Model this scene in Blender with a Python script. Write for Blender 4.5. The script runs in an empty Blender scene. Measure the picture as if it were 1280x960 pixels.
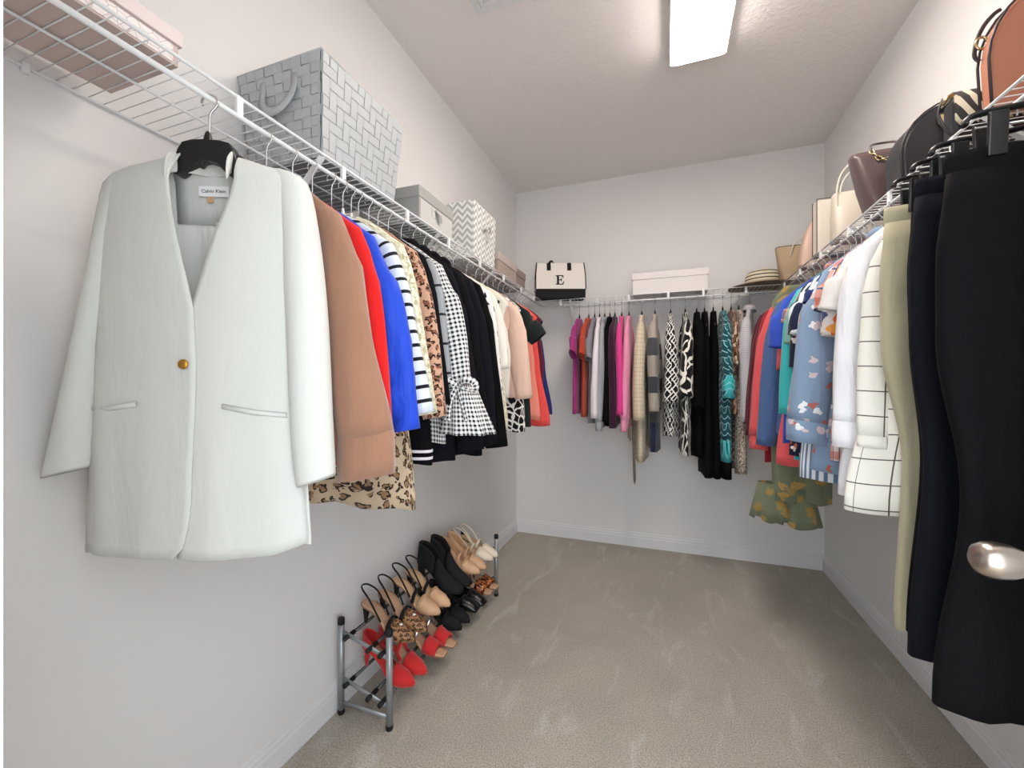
import bpy, bmesh, math, random
from mathutils import Vector, Matrix
sc = bpy.context.scene
COL = sc.collection
PI = math.pi
# ------------------------------------------------------------------ camera
XL, XR, YB, HC = -1.145, 0.962, 3.235, 2.755      # walls, ceiling (metres, camera at x=0 y=0)
cd = bpy.data.cameras.new('camera'); cam = bpy.data.objects.new('camera', cd); COL.objects.link(cam)
cd.sensor_width = 36; cd.lens = 525/1280*36; cd.clip_start = 0.02
cam.location = (0, 0, 1.2); cam.rotation_euler = (math.radians(90), 0, math.radians(20.1))
sc.camera = cam
# ------------------------------------------------------------------ world (the bright room beyond the doorway), exposure
w = bpy.data.worlds.new('world'); sc.world = w; w.use_nodes = True
w.node_tree.nodes['Background'].inputs[0].default_value = (0.90, 0.95, 1.0, 1)
w.node_tree.nodes['Background'].inputs[1].default_value = 4.2
LAMP = 22.5
vs = sc.view_settings
vs.view_transform = 'Standard'; vs.look = 'None'; vs.exposure = 0.32; vs.gamma = 1.0; vs.use_curve_mapping = False

# ------------------------------------------------------------------ helpers
def C(h):
    h = h.lstrip('#'); o = []
    for i in (0, 2, 4):
        c = int(h[i:i+2], 16)/255
        o.append(c/12.92 if c <= .04045 else ((c+.055)/1.055)**2.4)
    return (*o, 1)
def node(nt, t, ins=None, **pr):
    n = nt.nodes.new(t)
    for k, v in pr.items(): setattr(n, k, v)
    for k, v in (ins or {}).items():
        if isinstance(v, bpy.types.NodeSocket): nt.links.new(v, n.inputs[k])
        else: n.inputs[k].default_value = v
    return n
def mt(nt, op, a, b=0.0, c=0.0):
    return node(nt, 'ShaderNodeMath', {0: a, 1: b, 2: c}, operation=op).outputs[0]
def mixc(nt, f, a, b):
    n = node(nt, 'ShaderNodeMix', {0: f, 6: a, 7: b}, data_type='RGBA'); return n.outputs[2]
def uvs(nt):
    t = node(nt, 'ShaderNodeTexCoord').outputs['UV']
    s = node(nt, 'ShaderNodeSeparateXYZ', {0: t})
    return t, s.outputs[0], s.outputs[1]
def objc(nt):
    t = node(nt, 'ShaderNodeTexCoord').outputs['Object']
    s = node(nt, 'ShaderNodeSeparateXYZ', {0: t})
    return t, s.outputs
def frac(nt, a, p, off=0.0):
    return mt(nt, 'FRACT', mt(nt, 'ADD', mt(nt, 'DIVIDE', a, p), off + 100.0))
def lt(nt, a, b): return mt(nt, 'LESS_THAN', a, b)
def gt(nt, a, b): return mt(nt, 'GREATER_THAN', a, b)
MATS = {}
def material(name, base, rough=.6, metal=0.0, spec=.4, bump=None, pat=None, emit=None, sheen=0.0, alpha=None, vary=0.0, trans=0.0):
    """base colour (hex) or a pattern function returning a colour socket; bump = (scale, strength, distance)"""
    m = bpy.data.materials.new(name); m.use_nodes = True; nt = m.node_tree
    b = nt.nodes['Principled BSDF']
    b.inputs['Roughness'].default_value = rough; b.inputs['Metallic'].default_value = metal
    b.inputs['Specular IOR Level'].default_value = spec
    if sheen: b.inputs['Sheen Weight'].default_value = sheen
    if trans: b.inputs['Transmission Weight'].default_value = trans
    if base: b.inputs['Base Color'].default_value = C(base); m.diffuse_color = C(base)
    if pat:
        t, u, v = uvs(nt); nt.links.new(pat(nt, t, u, v), b.inputs['Base Color'])
    elif vary:
        t = node(nt, 'ShaderNodeTexCoord').outputs['Object']
        nz = node(nt, 'ShaderNodeTexNoise', {'Vector': t, 'Scale': 9.0, 'Detail': 4.0}).outputs[0]
        c = C(base); d = tuple(x*(1-vary) for x in c[:3])+(1,); e = tuple(min(1, x*(1+vary)) for x in c[:3])+(1,)
        nt.links.new(mixc(nt, nz, d, e), b.inputs['Base Color'])
    if bump:
        t = node(nt, 'ShaderNodeTexCoord').outputs['Object']
        nz = node(nt, 'ShaderNodeTexNoise', {'Vector': t, 'Scale': bump[0], 'Detail': 3.0}).outputs[0]
        bp = node(nt, 'ShaderNodeBump', {'Height': nz, 'Strength': bump[1], 'Distance': bump[2]})
        nt.links.new(bp.outputs[0], b.inputs['Normal'])
    if emit:
        b.inputs['Emission Color'].default_value = C(emit[0]); b.inputs['Emission Strength'].default_value = emit[1]
    MATS[name] = m
    return m
def cloth(name, base=None, pat=None, rough=.88, vary=.06, bump=(420, .25, .001), sheen=.15, spec=.2, wrinkle=.4):
    if name in MATS: return MATS[name]
    m = material(name, base, rough=rough, pat=pat, vary=(0 if pat else vary), bump=bump, sheen=sheen, spec=spec)
    nt = m.node_tree; b = nt.nodes['Principled BSDF']; prev = b.inputs['Normal'].links[0].from_socket
    mp = node(nt, 'ShaderNodeMapping', {'Vector': node(nt, 'ShaderNodeTexCoord').outputs['Object'], 'Scale': (16, 16, 4)}).outputs[0]
    nz = node(nt, 'ShaderNodeTexNoise', {'Vector': mp, 'Scale': 1.0, 'Detail': 3.0, 'Distortion': .5}).outputs[0]
    wb = node(nt, 'ShaderNodeBump', {'Height': nz, 'Strength': wrinkle, 'Distance': .03, 'Normal': prev})
    nt.links.new(wb.outputs[0], b.inputs['Normal'])
    return m
# pattern functions (UV is in metres on every garment)
def p_hstripe(c1, c2, per, duty, off=0.0):
    return lambda nt, t, u, v: mixc(nt, lt(nt, frac(nt, v, per, off), duty), C(c1), C(c2))
def p_vstripe(c1, c2, per, duty):
    return lambda nt, t, u, v: mixc(nt, lt(nt, frac(nt, u, per), duty), C(c1), C(c2))
def p_gingham(c1, c2, c3, per):
    def f(nt, t, u, v):
        a = lt(nt, frac(nt, u, per), .5); b = lt(nt, frac(nt, v, per), .5)
        x = mixc(nt, mt(nt, 'MAXIMUM', a, b), C(c1), C(c2))
        return mixc(nt, mt(nt, 'MULTIPLY', a, b), x, C(c3))
    return f
def p_window(c1, c2, pu, pv, wd):
    def f(nt, t, u, v):
        a = lt(nt, frac(nt, u, pu, .3), wd/pu); b = lt(nt, frac(nt, v, pv), wd/pv)
        return mixc(nt, mt(nt, 'MAXIMUM', a, b), C(c1), C(c2))
    return f
def p_plaid(c1, c2, c3, per):
    def f(nt, t, u, v):
        a = lt(nt, frac(nt, u, per), .4); b = lt(nt, frac(nt, v, per, .2), .4)
        x = mixc(nt, mt(nt, 'MULTIPLY', a, .6), C(c1), C(c2))
        y = mixc(nt, mt(nt, 'MULTIPLY', b, .6), x, C(c2))
        l = mt(nt, 'MAXIMUM', lt(nt, frac(nt, u, per, .55), .09), lt(nt, frac(nt, v, per, .7), .09))
        return mixc(nt, l, y, C(c3))
    return f
def p_leopard(base, spot, dark, scale):
    def f(nt, t, u, v):
        nz = node(nt, 'ShaderNodeTexNoise', {'Vector': t, 'Scale': scale*1.3, 'Detail': 1.0})
        vec = node(nt, 'ShaderNodeVectorMath', {0: nz.outputs['Color'], 1: (.014*100/scale,)*3}, operation='MULTIPLY').outputs[0]
        vec = node(nt, 'ShaderNodeVectorMath', {0: t, 1: vec}, operation='ADD').outputs[0]
        d = node(nt, 'ShaderNodeTexVoronoi', {'Vector': vec, 'Scale': scale, 'Randomness': .85}, voronoi_dimensions='2D').outputs[0]
        n2 = node(nt, 'ShaderNodeTexNoise', {'Vector': t, 'Scale': scale*2.2, 'Detail': 0.0}).outputs[0]
        ins = lt(nt, d, .42)
        ring = mt(nt, 'MULTIPLY', mt(nt, 'MULTIPLY', ins, gt(nt, d, .2)), gt(nt, n2, .43))
        return mixc(nt, ring, mixc(nt, lt(nt, d, .3), C(base), C(spot)), C(dark))
    return f
def p_floral(base, cols, scale, dens=.5, size=.32):
    def f(nt, t, u, v):
        out = C(base)
        for i, c in enumerate(cols):
            off = node(nt, 'ShaderNodeVectorMath', {0: t, 1: (.37*i, .71*i+.2, 0)}, operation='ADD').outputs[0]
            nz = node(nt, 'ShaderNodeTexNoise', {'Vector': off, 'Scale': scale*2.6, 'Detail': 0.0})
            vec = node(nt, 'ShaderNodeVectorMath', {0: nz.outputs['Color'], 1: (.5/scale,)*3}, operation='MULTIPLY').outputs[0]
            vec = node(nt, 'ShaderNodeVectorMath', {0: off, 1: vec}, operation='ADD').outputs[0]
            vo = node(nt, 'ShaderNodeTexVoronoi', {'Vector': vec, 'Scale': scale}, voronoi_dimensions='2D')
            r = node(nt, 'ShaderNodeSeparateColor', {0: vo.outputs['Color']}).outputs[0]
            m = mt(nt, 'MULTIPLY', lt(nt, vo.outputs[0], size), lt(nt, r, dens))
            out = mixc(nt, m, out, C(c))
        return out
    return f
def p_outline(c1, c2, scale, wd):
    def f(nt, t, u, v):
        nz = node(nt, 'ShaderNodeTexNoise', {'Vector': t, 'Scale': scale*.9, 'Detail': 1.0})
        vec = node(nt, 'ShaderNodeVectorMath', {0: nz.outputs['Color'], 1: (1.1/scale,)*3}, operation='MULTIPLY').outputs[0]
        vec = node(nt, 'ShaderNodeVectorMath', {0: t, 1: vec}, operation='ADD').outputs[0]
        d = node(nt, 'ShaderNodeTexVoronoi', {'Vector': vec, 'Scale': scale}, feature='DISTANCE_TO_EDGE', voronoi_dimensions='2D').outputs[0]
        return mixc(nt, lt(nt, d, wd), C(c1), C(c2))
    return f
def p_lattice(c1, c2, per, wd):
    def f(nt, t, u, v):
        a = frac(nt, mt(nt, 'ADD', u, v), per); b = frac(nt, mt(nt, 'SUBTRACT', u, v), per)
        la = mt(nt, 'MAXIMUM', lt(nt, a, wd), lt(nt, b, wd))
        k1 = mt(nt, 'MULTIPLY', lt(nt, frac(nt, mt(nt, 'ADD', u, v), per, .5), wd*.8), gt(nt, frac(nt, mt(nt, 'SUBTRACT', u, v), per*2), .5))
        return mixc(nt, mt(nt, 'MAXIMUM', la, k1), C(c1), C(c2))
    return f
def p_zebra(c1, c2, scale, rot=.8):
    def f(nt, t, u, v):
        mp = node(nt, 'ShaderNodeMapping', {'Vector': t, 'Rotation': (0, 0, rot)}).outputs[0]
        wv = node(nt, 'ShaderNodeTexWave', {'Vector': mp, 'Scale': scale, 'Distortion': 5.0, 'Detail': 1.0, 'Detail Scale': .7}).outputs[1]
        return mixc(nt, gt(nt, wv, .52), C(c1), C(c2))
    return f
def p_chevron(c1, c2, per, amp):
    def f(nt, t, u, v):
        tri = mt(nt, 'ABSOLUTE', mt(nt, 'SUBTRACT', frac(nt, u, per), .5))
        return mixc(nt, lt(nt, frac(nt, mt(nt, 'ADD', v, mt(nt, 'MULTIPLY', tri, amp)), per*.62), .5), C(c1), C(c2))
    return f
def p_blocks(stops):
    def f(nt, t, u, v):
        out = C(stops[0][1])
        for z, c in stops[1:]: out = mixc(nt, gt(nt, v, z), out, C(c))
        return out
    return f
def p_scallop(c1, c2, c3, per):
    def f(nt, t, u, v):
        fu = mt(nt, 'SUBTRACT', frac(nt, u, per), .5); fv = frac(nt, v, per)
        d = mt(nt, 'SQRT', mt(nt, 'ADD', mt(nt, 'MULTIPLY', fu, fu), mt(nt, 'MULTIPLY', fv, fv)))
        r = frac(nt, d, .33)
        return mixc(nt, lt(nt, r, .16), mixc(nt, lt(nt, d, .3), C(c1), C(c2)), C(c3))
    return f

class MB:
    """collects geometry with UVs, builds ONE mesh object"""
    def __init__(s): s.v = []; s.f = []; s.uv = []
    def add(s, verts, faces, uvf=None):
        o = len(s.v); s.v += [tuple(p) for p in verts]
        s.f += [tuple(i+o for i in f) for f in faces]
        s.uv += uvf if uvf else [[(verts[i][0], verts[i][2]) for i in f] for f in faces]
        return s
    def loft(s, rings, closed=True, cap0=False, cap1=False, vl=None):
        n = len(rings[0]); m = len(rings); V = [p for r in rings for p in r]; F = []; U = []
        def plen(r): return sum((Vector(r[i])-Vector(r[i-1])).length for i in range(1, len(r)))
        Lu = max(plen(list(r)+([r[0]] if closed else [])) for r in rings)
        if vl is None:
            vl = [0.0]
            for j in range(1, m): vl.append(vl[-1]+(Vector(rings[j][0])-Vector(rings[j-1][0])).length)
        k = n if closed else n-1
        for j in range(m-1):
            for i in range(k):
                a = j*n+i; b = j*n+(i+1) % n
                F.append((a, b, b+n, a+n)); u0 = Lu*i/k; u1 = Lu*(i+1)/k
                U.append([(u0, vl[j]), (u1, vl[j]), (u1, vl[j+1]), (u0, vl[j+1])])
        for flag, j in ((cap0, 0), (cap1, m-1)):
            if flag:
                F.append(tuple(j*n+i for i in (range(n) if j else reversed(range(n)))))
                U.append([(V[j*n+i][0], V[j*n+i][1]) for i in (range(n) if j else reversed(range(n)))])
        return s.add(V, F, U)
    def tube(s, path, r, n=8, closed=False, flat=None, caps=True):
        P = [Vector(p) for p in path]; m = len(P); T = []
        for i in range(m):
            a = P[(i-1) % m] if (closed or i) else P[0]; b = P[(i+1) % m] if (closed or i < m-1) else P[-1]
            T.append((b-a).normalized())
        ref = Vector((0, 0, 1)) if abs(T[0].z) < .9 else Vector((0, 1, 0))
        nn = (ref-T[0]*ref.dot(T[0])).normalized(); rings = []
        for i in range(m):
            nn = (nn-T[i]*nn.dot(T[i]))
            nn = nn.normalized() if nn.length > 1e-6 else T[i].orthogonal().normalized()
            bb = T[i].cross(nn); rr = r[i] if isinstance(r, (list, tuple)) else r
            f2 = flat if flat else 1.0
            rings.append([P[i]+nn*(rr*math.cos(2*PI*k/n))+bb*(rr*f2*math.sin(2*PI*k/n)) for k in range(n)])
        if closed: rings.append(rings[0])
        return s.loft(rings, True, caps and not closed, caps and not closed)
    def box(s, x0, x1, y0, y1, z0, z1):
        V = [(x, y, z) for z in (z0, z1) for y in (y0, y1) for x in (x0, x1)]
        F = [(0, 2, 3, 1), (4, 5, 7, 6), (0, 1, 5, 4), (2, 6, 7, 3), (0, 4, 6, 2), (1, 3, 7, 5)]
        ax = [(0, 1), (0, 1), (0, 2), (0, 2), (1, 2), (1, 2)]
        return s.add(V, F, [[(V[i][a[0]], V[i][a[1]]) for i in f] for f, a in zip(F, ax)])
    def poly(s, pts, axis, d0, d1):
        """extrude a 2-D outline; axis 'y': pts are (x,z), extruded from y=d0 to d1; 'x': (y,z); 'z': (x,y)"""
        def mk(p, d): return {'y': (p[0], d, p[1]), 'x': (d, p[0], p[1]), 'z': (p[0], p[1], d)}[axis]
        n = len(pts); V = [mk(p, d0) for p in pts]+[mk(p, d1) for p in pts]
        F = [tuple(range(n)), tuple(range(2*n-1, n-1, -1))]+[(i, (i+1) % n, n+(i+1) % n, n+i) for i in range(n)]
        return s.add(V, F, [[tuple(pts[i % n]) for i in f] for f in F])
    def lathe(s, prof, n=24, c=(0, 0, 0), axis='z'):
        rings = []
        for r, h in prof:
            ring = []
            for k in range(n):
                a = 2*PI*k/n; p, q = r*math.cos(a), r*math.sin(a)
                o = {'z': (p, q, h), 'x': (h, p, q), 'y': (p, h, q)}[axis]
                ring.append((o[0]+c[0], o[1]+c[1], o[2]+c[2]))
            rings.append(ring)
        return s.loft(rings, True, prof[0][0] > 1e-6, prof[-1][0] > 1e-6)
    def xf(s, M):
        s.v = [tuple(M @ Vector(p)) for p in s.v]; return s
    def build(s, name, mat, parent=None, smooth=True, solid=0, bevel=0, subsurf=0, sharp=None):
        me = bpy.data.meshes.new(name); me.from_pydata(s.v, [], s.f)
        ul = me.uv_layers.new(name='UVMap'); k = 0
        for f in s.uv:
            for q in f: ul.data[k].uv = q; k += 1
        me.materials.append(mat)
        bm = bmesh.new(); bm.from_mesh(me); bmesh.ops.recalc_face_normals(bm, faces=bm.faces); bm.to_mesh(me); bm.free()
        if smooth:
            for p in me.polygons: p.use_smooth = True
            if sharp: me.set_sharp_from_angle(angle=math.radians(sharp))
        o = bpy.data.objects.new(name, me); COL.objects.link(o)
        if parent: o.parent = parent
        if bevel:
            md = o.modifiers.new('bevel', 'BEVEL'); md.width = bevel; md.segments = 2; md.limit_method = 'ANGLE'
        if solid:
            md = o.modifiers.new('solid', 'SOLIDIFY'); md.thickness = solid; md.offset = 0
        if subsurf:
            md = o.modifiers.new('sub', 'SUBSURF'); md.levels = subsurf; md.render_levels = subsurf
        return o
def tag(o, label, cat, group=None, kind=None):
    o['label'] = label
    if cat: o['category'] = cat
    if group: o['group'] = group
    if kind: o['kind'] = kind
    return o
def thing(name, label, cat, loc=(0, 0, 0), rz=0.0, group=None):
    o = bpy.data.objects.new(name, None); COL.objects.link(o); o.empty_display_size = .05
    o.location = loc; o.rotation_euler = (0, 0, rz); return tag(o, label, cat, group)
def struct(name, mb, mat, label, parent=None, **kw):
    o = mb.build(name, mat, parent, **kw); o['kind'] = 'structure'
    if label: o['label'] = label
    return o
def lerp(a, b, t): return a+(b-a)*t
def interp(pts, x):
    if x <= pts[0][0]: return pts[0][1]
    for (a, b), (c, d) in zip(pts, pts[1:]):
        if x <= c:
            t = (x-a)/(c-a); t = t*t*(3-2*t); return lerp(b, d, t)
    return pts[-1][1]
def smooth_path(pts, n=6, closed=False):
    P = [Vector(p) for p in pts]; out = []; m = len(P)
    for i in range(m if closed else m-1):
        p0 = P[(i-1) % m] if (closed or i) else P[0]; p1 = P[i]; p2 = P[(i+1) % m]
        p3 = P[(i+2) % m] if (closed or i+2 < m) else P[-1]
        for k in range(n):
            t = k/n
            out.append(.5*((2*p1)+(p2-p0)*t+(2*p0-5*p1+4*p2-p3)*t*t+(3*p1-p0-3*p2+p3)*t**3))
    if not closed: out.append(P[-1])
    return out
def text_mesh(s, size, mat, name, parent, M):
    cu = bpy.data.curves.new(name, 'FONT'); cu.body = s; cu.size = size; cu.align_x = 'CENTER'; cu.align_y = 'CENTER'; cu.extrude = .0002
    tmp = bpy.data.objects.new(name, cu); me = bpy.data.meshes.new_from_object(tmp); bpy.data.objects.remove(tmp)
    me.transform(M); me.materials.append(mat); o = bpy.data.objects.new(name, me); COL.objects.link(o); o.parent = parent; return o

# ------------------------------------------------------------------ materials of the room
m_wall = material('wall_paint', 'e5e4e3', rough=.75, spec=.25, bump=(60, .12, .002))
m_ceil = material('ceiling_knockdown', 'ece7e5', rough=.9, spec=.1)
nt = m_ceil.node_tree
tc = node(nt, 'ShaderNodeTexCoord').outputs['Object']
nz = node(nt, 'ShaderNodeTexNoise', {'Vector': tc, 'Scale': 45.0, 'Detail': 3.0, 'Roughness': .6}).outputs[0]
rp = node(nt, 'ShaderNodeMapRange', {0: nz, 1: .48, 2: .62}).outputs[0]
bp = node(nt, 'ShaderNodeBump', {'Height': rp, 'Strength': .35, 'Distance': .003})
nt.links.new(bp.outputs[0], nt.nodes['Principled BSDF'].inputs['Normal'])
m_trim = material('trim_paint', 'e3e3e4', rough=.4, spec=.4)
m_carpet = material('carpet', None, rough=.95, spec=.08, sheen=.2)
nt = m_carpet.node_tree; bs = nt.nodes['Principled BSDF']
tc = node(nt, 'ShaderNodeTexCoord').outputs['Object']
n1 = node(nt, 'ShaderNodeTexNoise', {'Vector': tc, 'Scale': 2.3, 'Detail': 5.0, 'Roughness': .65, 'Distortion': .6}).outputs[0]
n2 = node(nt, 'ShaderNodeTexNoise', {'Vector': tc, 'Scale': 190.0, 'Detail': 3.0}).outputs[0]
n3 = node(nt, 'ShaderNodeTexNoise', {'Vector': node(nt, 'ShaderNodeMapping', {'Vector': tc, 'Scale': (5, 1.6, 1), 'Rotation': (0, 0, .25)}).outputs[0], 'Scale': 1.9, 'Detail': 6.0, 'Distortion': 1.2}).outputs[0]
c1 = mixc(nt, node(nt, 'ShaderNodeMapRange', {0: n1, 1: .3, 2: .7}).outputs[0], C('bdb6a9'), C('d0c7b8'))
c2 = mixc(nt, node(nt, 'ShaderNodeMapRange', {0: n3, 1: .56, 2: .68, 4: .7}).outputs[0], c1, C('e0dbd3'))
c3 = mixc(nt, node(nt, 'ShaderNodeMapRange', {0: n2, 1: .38, 2: .66, 4: .6}).outputs[0], c2, C('82786b'))
nt.links.new(c3, bs.inputs['Base Color'])
b1 = node(nt, 'ShaderNodeBump', {'Height': n2, 'Strength': 1.0, 'Distance': .008})
b2 = node(nt, 'ShaderNodeBump', {'Height': n3, 'Strength': .25, 'Distance': .02, 'Normal': b1.outputs[0]})
nt.links.new(b2.outputs[0], bs.inputs['Normal'])
m_wire = material('white_epoxy_wire', 'e9ebec', rough=.3, spec=.5)
m_steel = material('hook_steel', 'c9c9c9', rough=.25, metal=.9)
m_nickel = material('satin_nickel', 'b9aea4', rough=.28, metal=1.0)
m_lens = material('light_lens', 'ffffff', rough=.4, emit=('fff3e9', LAMP))
m_black = material('black_plastic', '141416', rough=.35, spec=.5)

# ------------------------------------------------------------------ room shell
YF = 0.11           # inner face of the doorway wall
struct('floor', MB().box(XL-.1, XR+.1, -1.6, YB+.1, -.1, 0), m_carpet, 'beige grey carpet with vacuum and foot marks', smooth=False)
struct('ceiling', MB().box(XL-.1, XR+.1, -.02, YB+.1, HC, HC+.1), m_ceil, 'white knockdown textured ceiling', smooth=False)
struct('wall_left', MB().box(XL-.1, XL, -.02, YB, 0, HC), m_wall, 'white painted wall behind the shoe rack', smooth=False)
struct('wall_right', MB().box(XR, XR+.1, -.02, YB, 0, HC), m_wall, 'white painted wall behind the trousers', smooth=False)
struct('wall_back', MB().box(XL-.1, XR+.1, YB, YB+.1, 0, HC), m_wall, 'white painted end wall of the closet', smooth=False)
OX0, OX1, OH = -.326, .60, 2.06
wf = MB().box(XL, OX0-.02, -.02, YF, 0, HC).box(OX1+.02, XR, -.02, YF, 0, HC).box(OX0-.02, OX1+.02, -.02, YF, OH, HC)
struct('wall_front', wf, m_wall, 'white painted wall around the doorway', smooth=False)
struct('trim_1', MB().box(OX0-.02, OX0, -.03, YF+.005, 0, OH).box(OX1, OX1+.02, -.03, YF+.005, 0, OH).box(OX0, OX1, -.03, YF+.005, OH-.02, OH), m_trim, 'white painted door jamb at the closet entrance', smooth=False)
bprof = [(0, 0), (.014, 0), (.014, .066), (.011, .072), (.011, .084), (.007, .090), (.006, .100), (.002, .105), (0, .105)]
struct('baseboard_left', MB().poly([(XL+a, b) for a, b in bprof], 'y', YF, YB), m_trim, 'white moulded baseboard beneath the shoe rack wall', smooth=False)
struct('baseboard_right', MB().poly([(XR-a, b) for a, b in bprof], 'y', YF, YB), m_trim, 'white moulded baseboard beneath the trousers', smooth=False)
struct('baseboard_back', MB().poly([(YB-a, b) for a, b in bprof], 'x', XL, XR), m_trim, 'white moulded baseboard along the end wall', smooth=False)
# open door with an egg-shaped knob
door = struct('door_1', MB().box(.562, .597, YF+.008, .90, .012, 2.03), m_trim, 'white door standing open into the closet', smooth=False, bevel=.002)
for z0, z1 in ((.2, .92), (1.08, 1.85)):
    struct('door_panel', MB().box(.558, .562, .24, .78, z0, z1), m_trim, None, door, smooth=False, bevel=.003)
kn = MB().lathe([(.0, -.125), (.012, -.1235), (.021, -.118), (.0265, -.108), (.0275, -.097), (.0255, -.083), (.0205, -.070), (.014, -.058), (.011, -.05), (.011, -.012), (.03, -.010), (.033, -.004), (.033, 0)], 28, (.562, .842, .935), 'x')
o = kn.build('door_knob', m_nickel, door); o['label'] = 'satin nickel egg-shaped door knob'
# ceiling light
t = thing('ceiling_light', 'long white wraparound ceiling light with glowing lens', 'ceiling light', (.138, 1.49, HC))
MB().box(-.12, .12, -.61, .61, -.03, 0).build('housing', m_trim, t, smooth=False)
pr = [(-.112, -.03), (-.114, -.066), (-.108, -.076), (-.09, -.080), (.09, -.080), (.108, -.076), (.114, -.066), (.112, -.03)]
MB().poly(pr, 'y', -.6, .6).build('lens', m_lens, t, smooth=False)
for s in (-1, 1):
    MB().box(-.118, .118, s*.606-.006, s*.606+.006, -.074, 0).build('end_cap', m_trim, t, smooth=False)
    MB().box(s*.117-.0025, s*.117+.0025, -.6, .6, -.056, 0).build('added_light_shield', m_trim, t, smooth=False)  # opaque strip added beside the lens to limit its light on the ceiling
# air vent
t = thing('air_vent', 'white square louvred air vent in the ceiling', 'vent', (-.59, 1.455, HC))
fr = MB()
for k, (a, hh) in enumerate(((.155, .006), (.138, .010), (.12, .013))):
    b = a-.014
    fr.box(-a, a, b, a, -hh, 0).box(-a, a, -a, -b, -hh, 0).box(-a, -b, -b, b, -hh, 0).box(b, a, -b, b, -hh, 0)
fr.build('frame', m_trim, t, smooth=False)
for k in range(8):
    y = -.09+k*.0257
    sl = MB().box(-.106, .106, -.011, .011, -.001, .001); sl.xf(Matrix.Translation((0, y, -.008)) @ Matrix.Rotation(.6, 4, 'X'))
    sl.build('louvre', m_trim, t, smooth=False)

# ------------------------------------------------------------------ wire shelves
ZS, ZR, DS = 1.80, 1.76, .305
XA, XB, YC = XL+DS, XR-DS, YB-DS              # front edges of the left, right and back shelves
def shelf(label, length, loc, rz, conn, braces, f0=0.0, f1=0.0):
    """local x along the shelf, y=0 at the wall, y=-DS at the front, z=0 at the deck"""
    t = thing('wire_shelf', label, 'shelf', loc, rz)
    dk = MB(); n = int(length/.0254)
    for k in range(n):
        x = .012+k*.0254
        dk.tube([(x, -.004, .003), (x, -DS, .003)], .0014, 4)
    o = dk.build('deck_wires', m_wire, t); o['kind'] = 'stuff'
    for y, z, r, nm in ((-.006, 0, .0028, 'back_rail'), (-DS*.5, -.0005, .0028, 'middle_rail'), (-DS, 0, .0034, 'front_rail'), (-DS, ZR-ZS, .0052, 'hang_rod')):
        a, b = (f0, length-f1) if y == -DS else (0, length)
        MB().tube([(a, y, z), (b, y, z)], r, 10).build(nm, m_wire, t)
    for x in conn:
        MB().box(x-.007, x+.007, -DS-.0045, -DS+.0045, ZR-ZS, .002).build('rod_connector', m_wire, t, smooth=False, bevel=.001)
    for x in braces:
        p = Vector((0, -DS+.004, -.006)); q = Vector((0, -.004, -.30)); d = (q-p).normalized(); nn = Vector((0, -d.z, d.y))
        bb = MB()
        rings = []
        for a in (p, q):
            rings.append([(x-.008, *(a+nn*.002).yz), (x+.008, *(a+nn*.002).yz), (x+.008, *(a-nn*.004).yz), (x-.008, *(a-nn*.004).yz)])
        bb.loft(rings, True, True, True).build('support_brace', m_wire, t, smooth=False)
    k = .3
    while k < length:
        MB().box(k-.006, k+.006, -.012, 0, -.012, .008).build('wall_clip', m_wire, t, smooth=False, bevel=.002); k += .31
    return t
# left: local x -> +Y world ; wall at y=0 must be XL: rotate +90deg: local x->+Y, local y->-X ; front (-y) -> +X
shelf('white wire shelf carrying the woven basket', YB-.006-.13, (XL, .13, ZS), PI/2, [.5, .803, 1.11, 1.406, 1.717, 2.03, 2.33, 2.6], [.73, 1.33, 1.9, 2.5], f1=DS-.008)
# back: local x -> -X? need front -> -Y : local y -> +Y, local x -> +X
shelf('white wire shelf carrying the white lidded box', (XB-.006)-(XA+.006), (XA+.006, YB, ZS), 0, [.13, .39, .6, .85, 1.06, 1.30], [.2])
# right: front -> -X : local y -> +X , local x -> -Y
shelf('white wire shelf carrying the row of handbags', YB-.006-.13, (XR, YB-.006, ZS), -PI/2, [.35, .66, .97, 1.28, 1.59, 1.9, 2.2, 2.5], [.6, 1.3, 2.0], f0=DS-.008)

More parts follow.
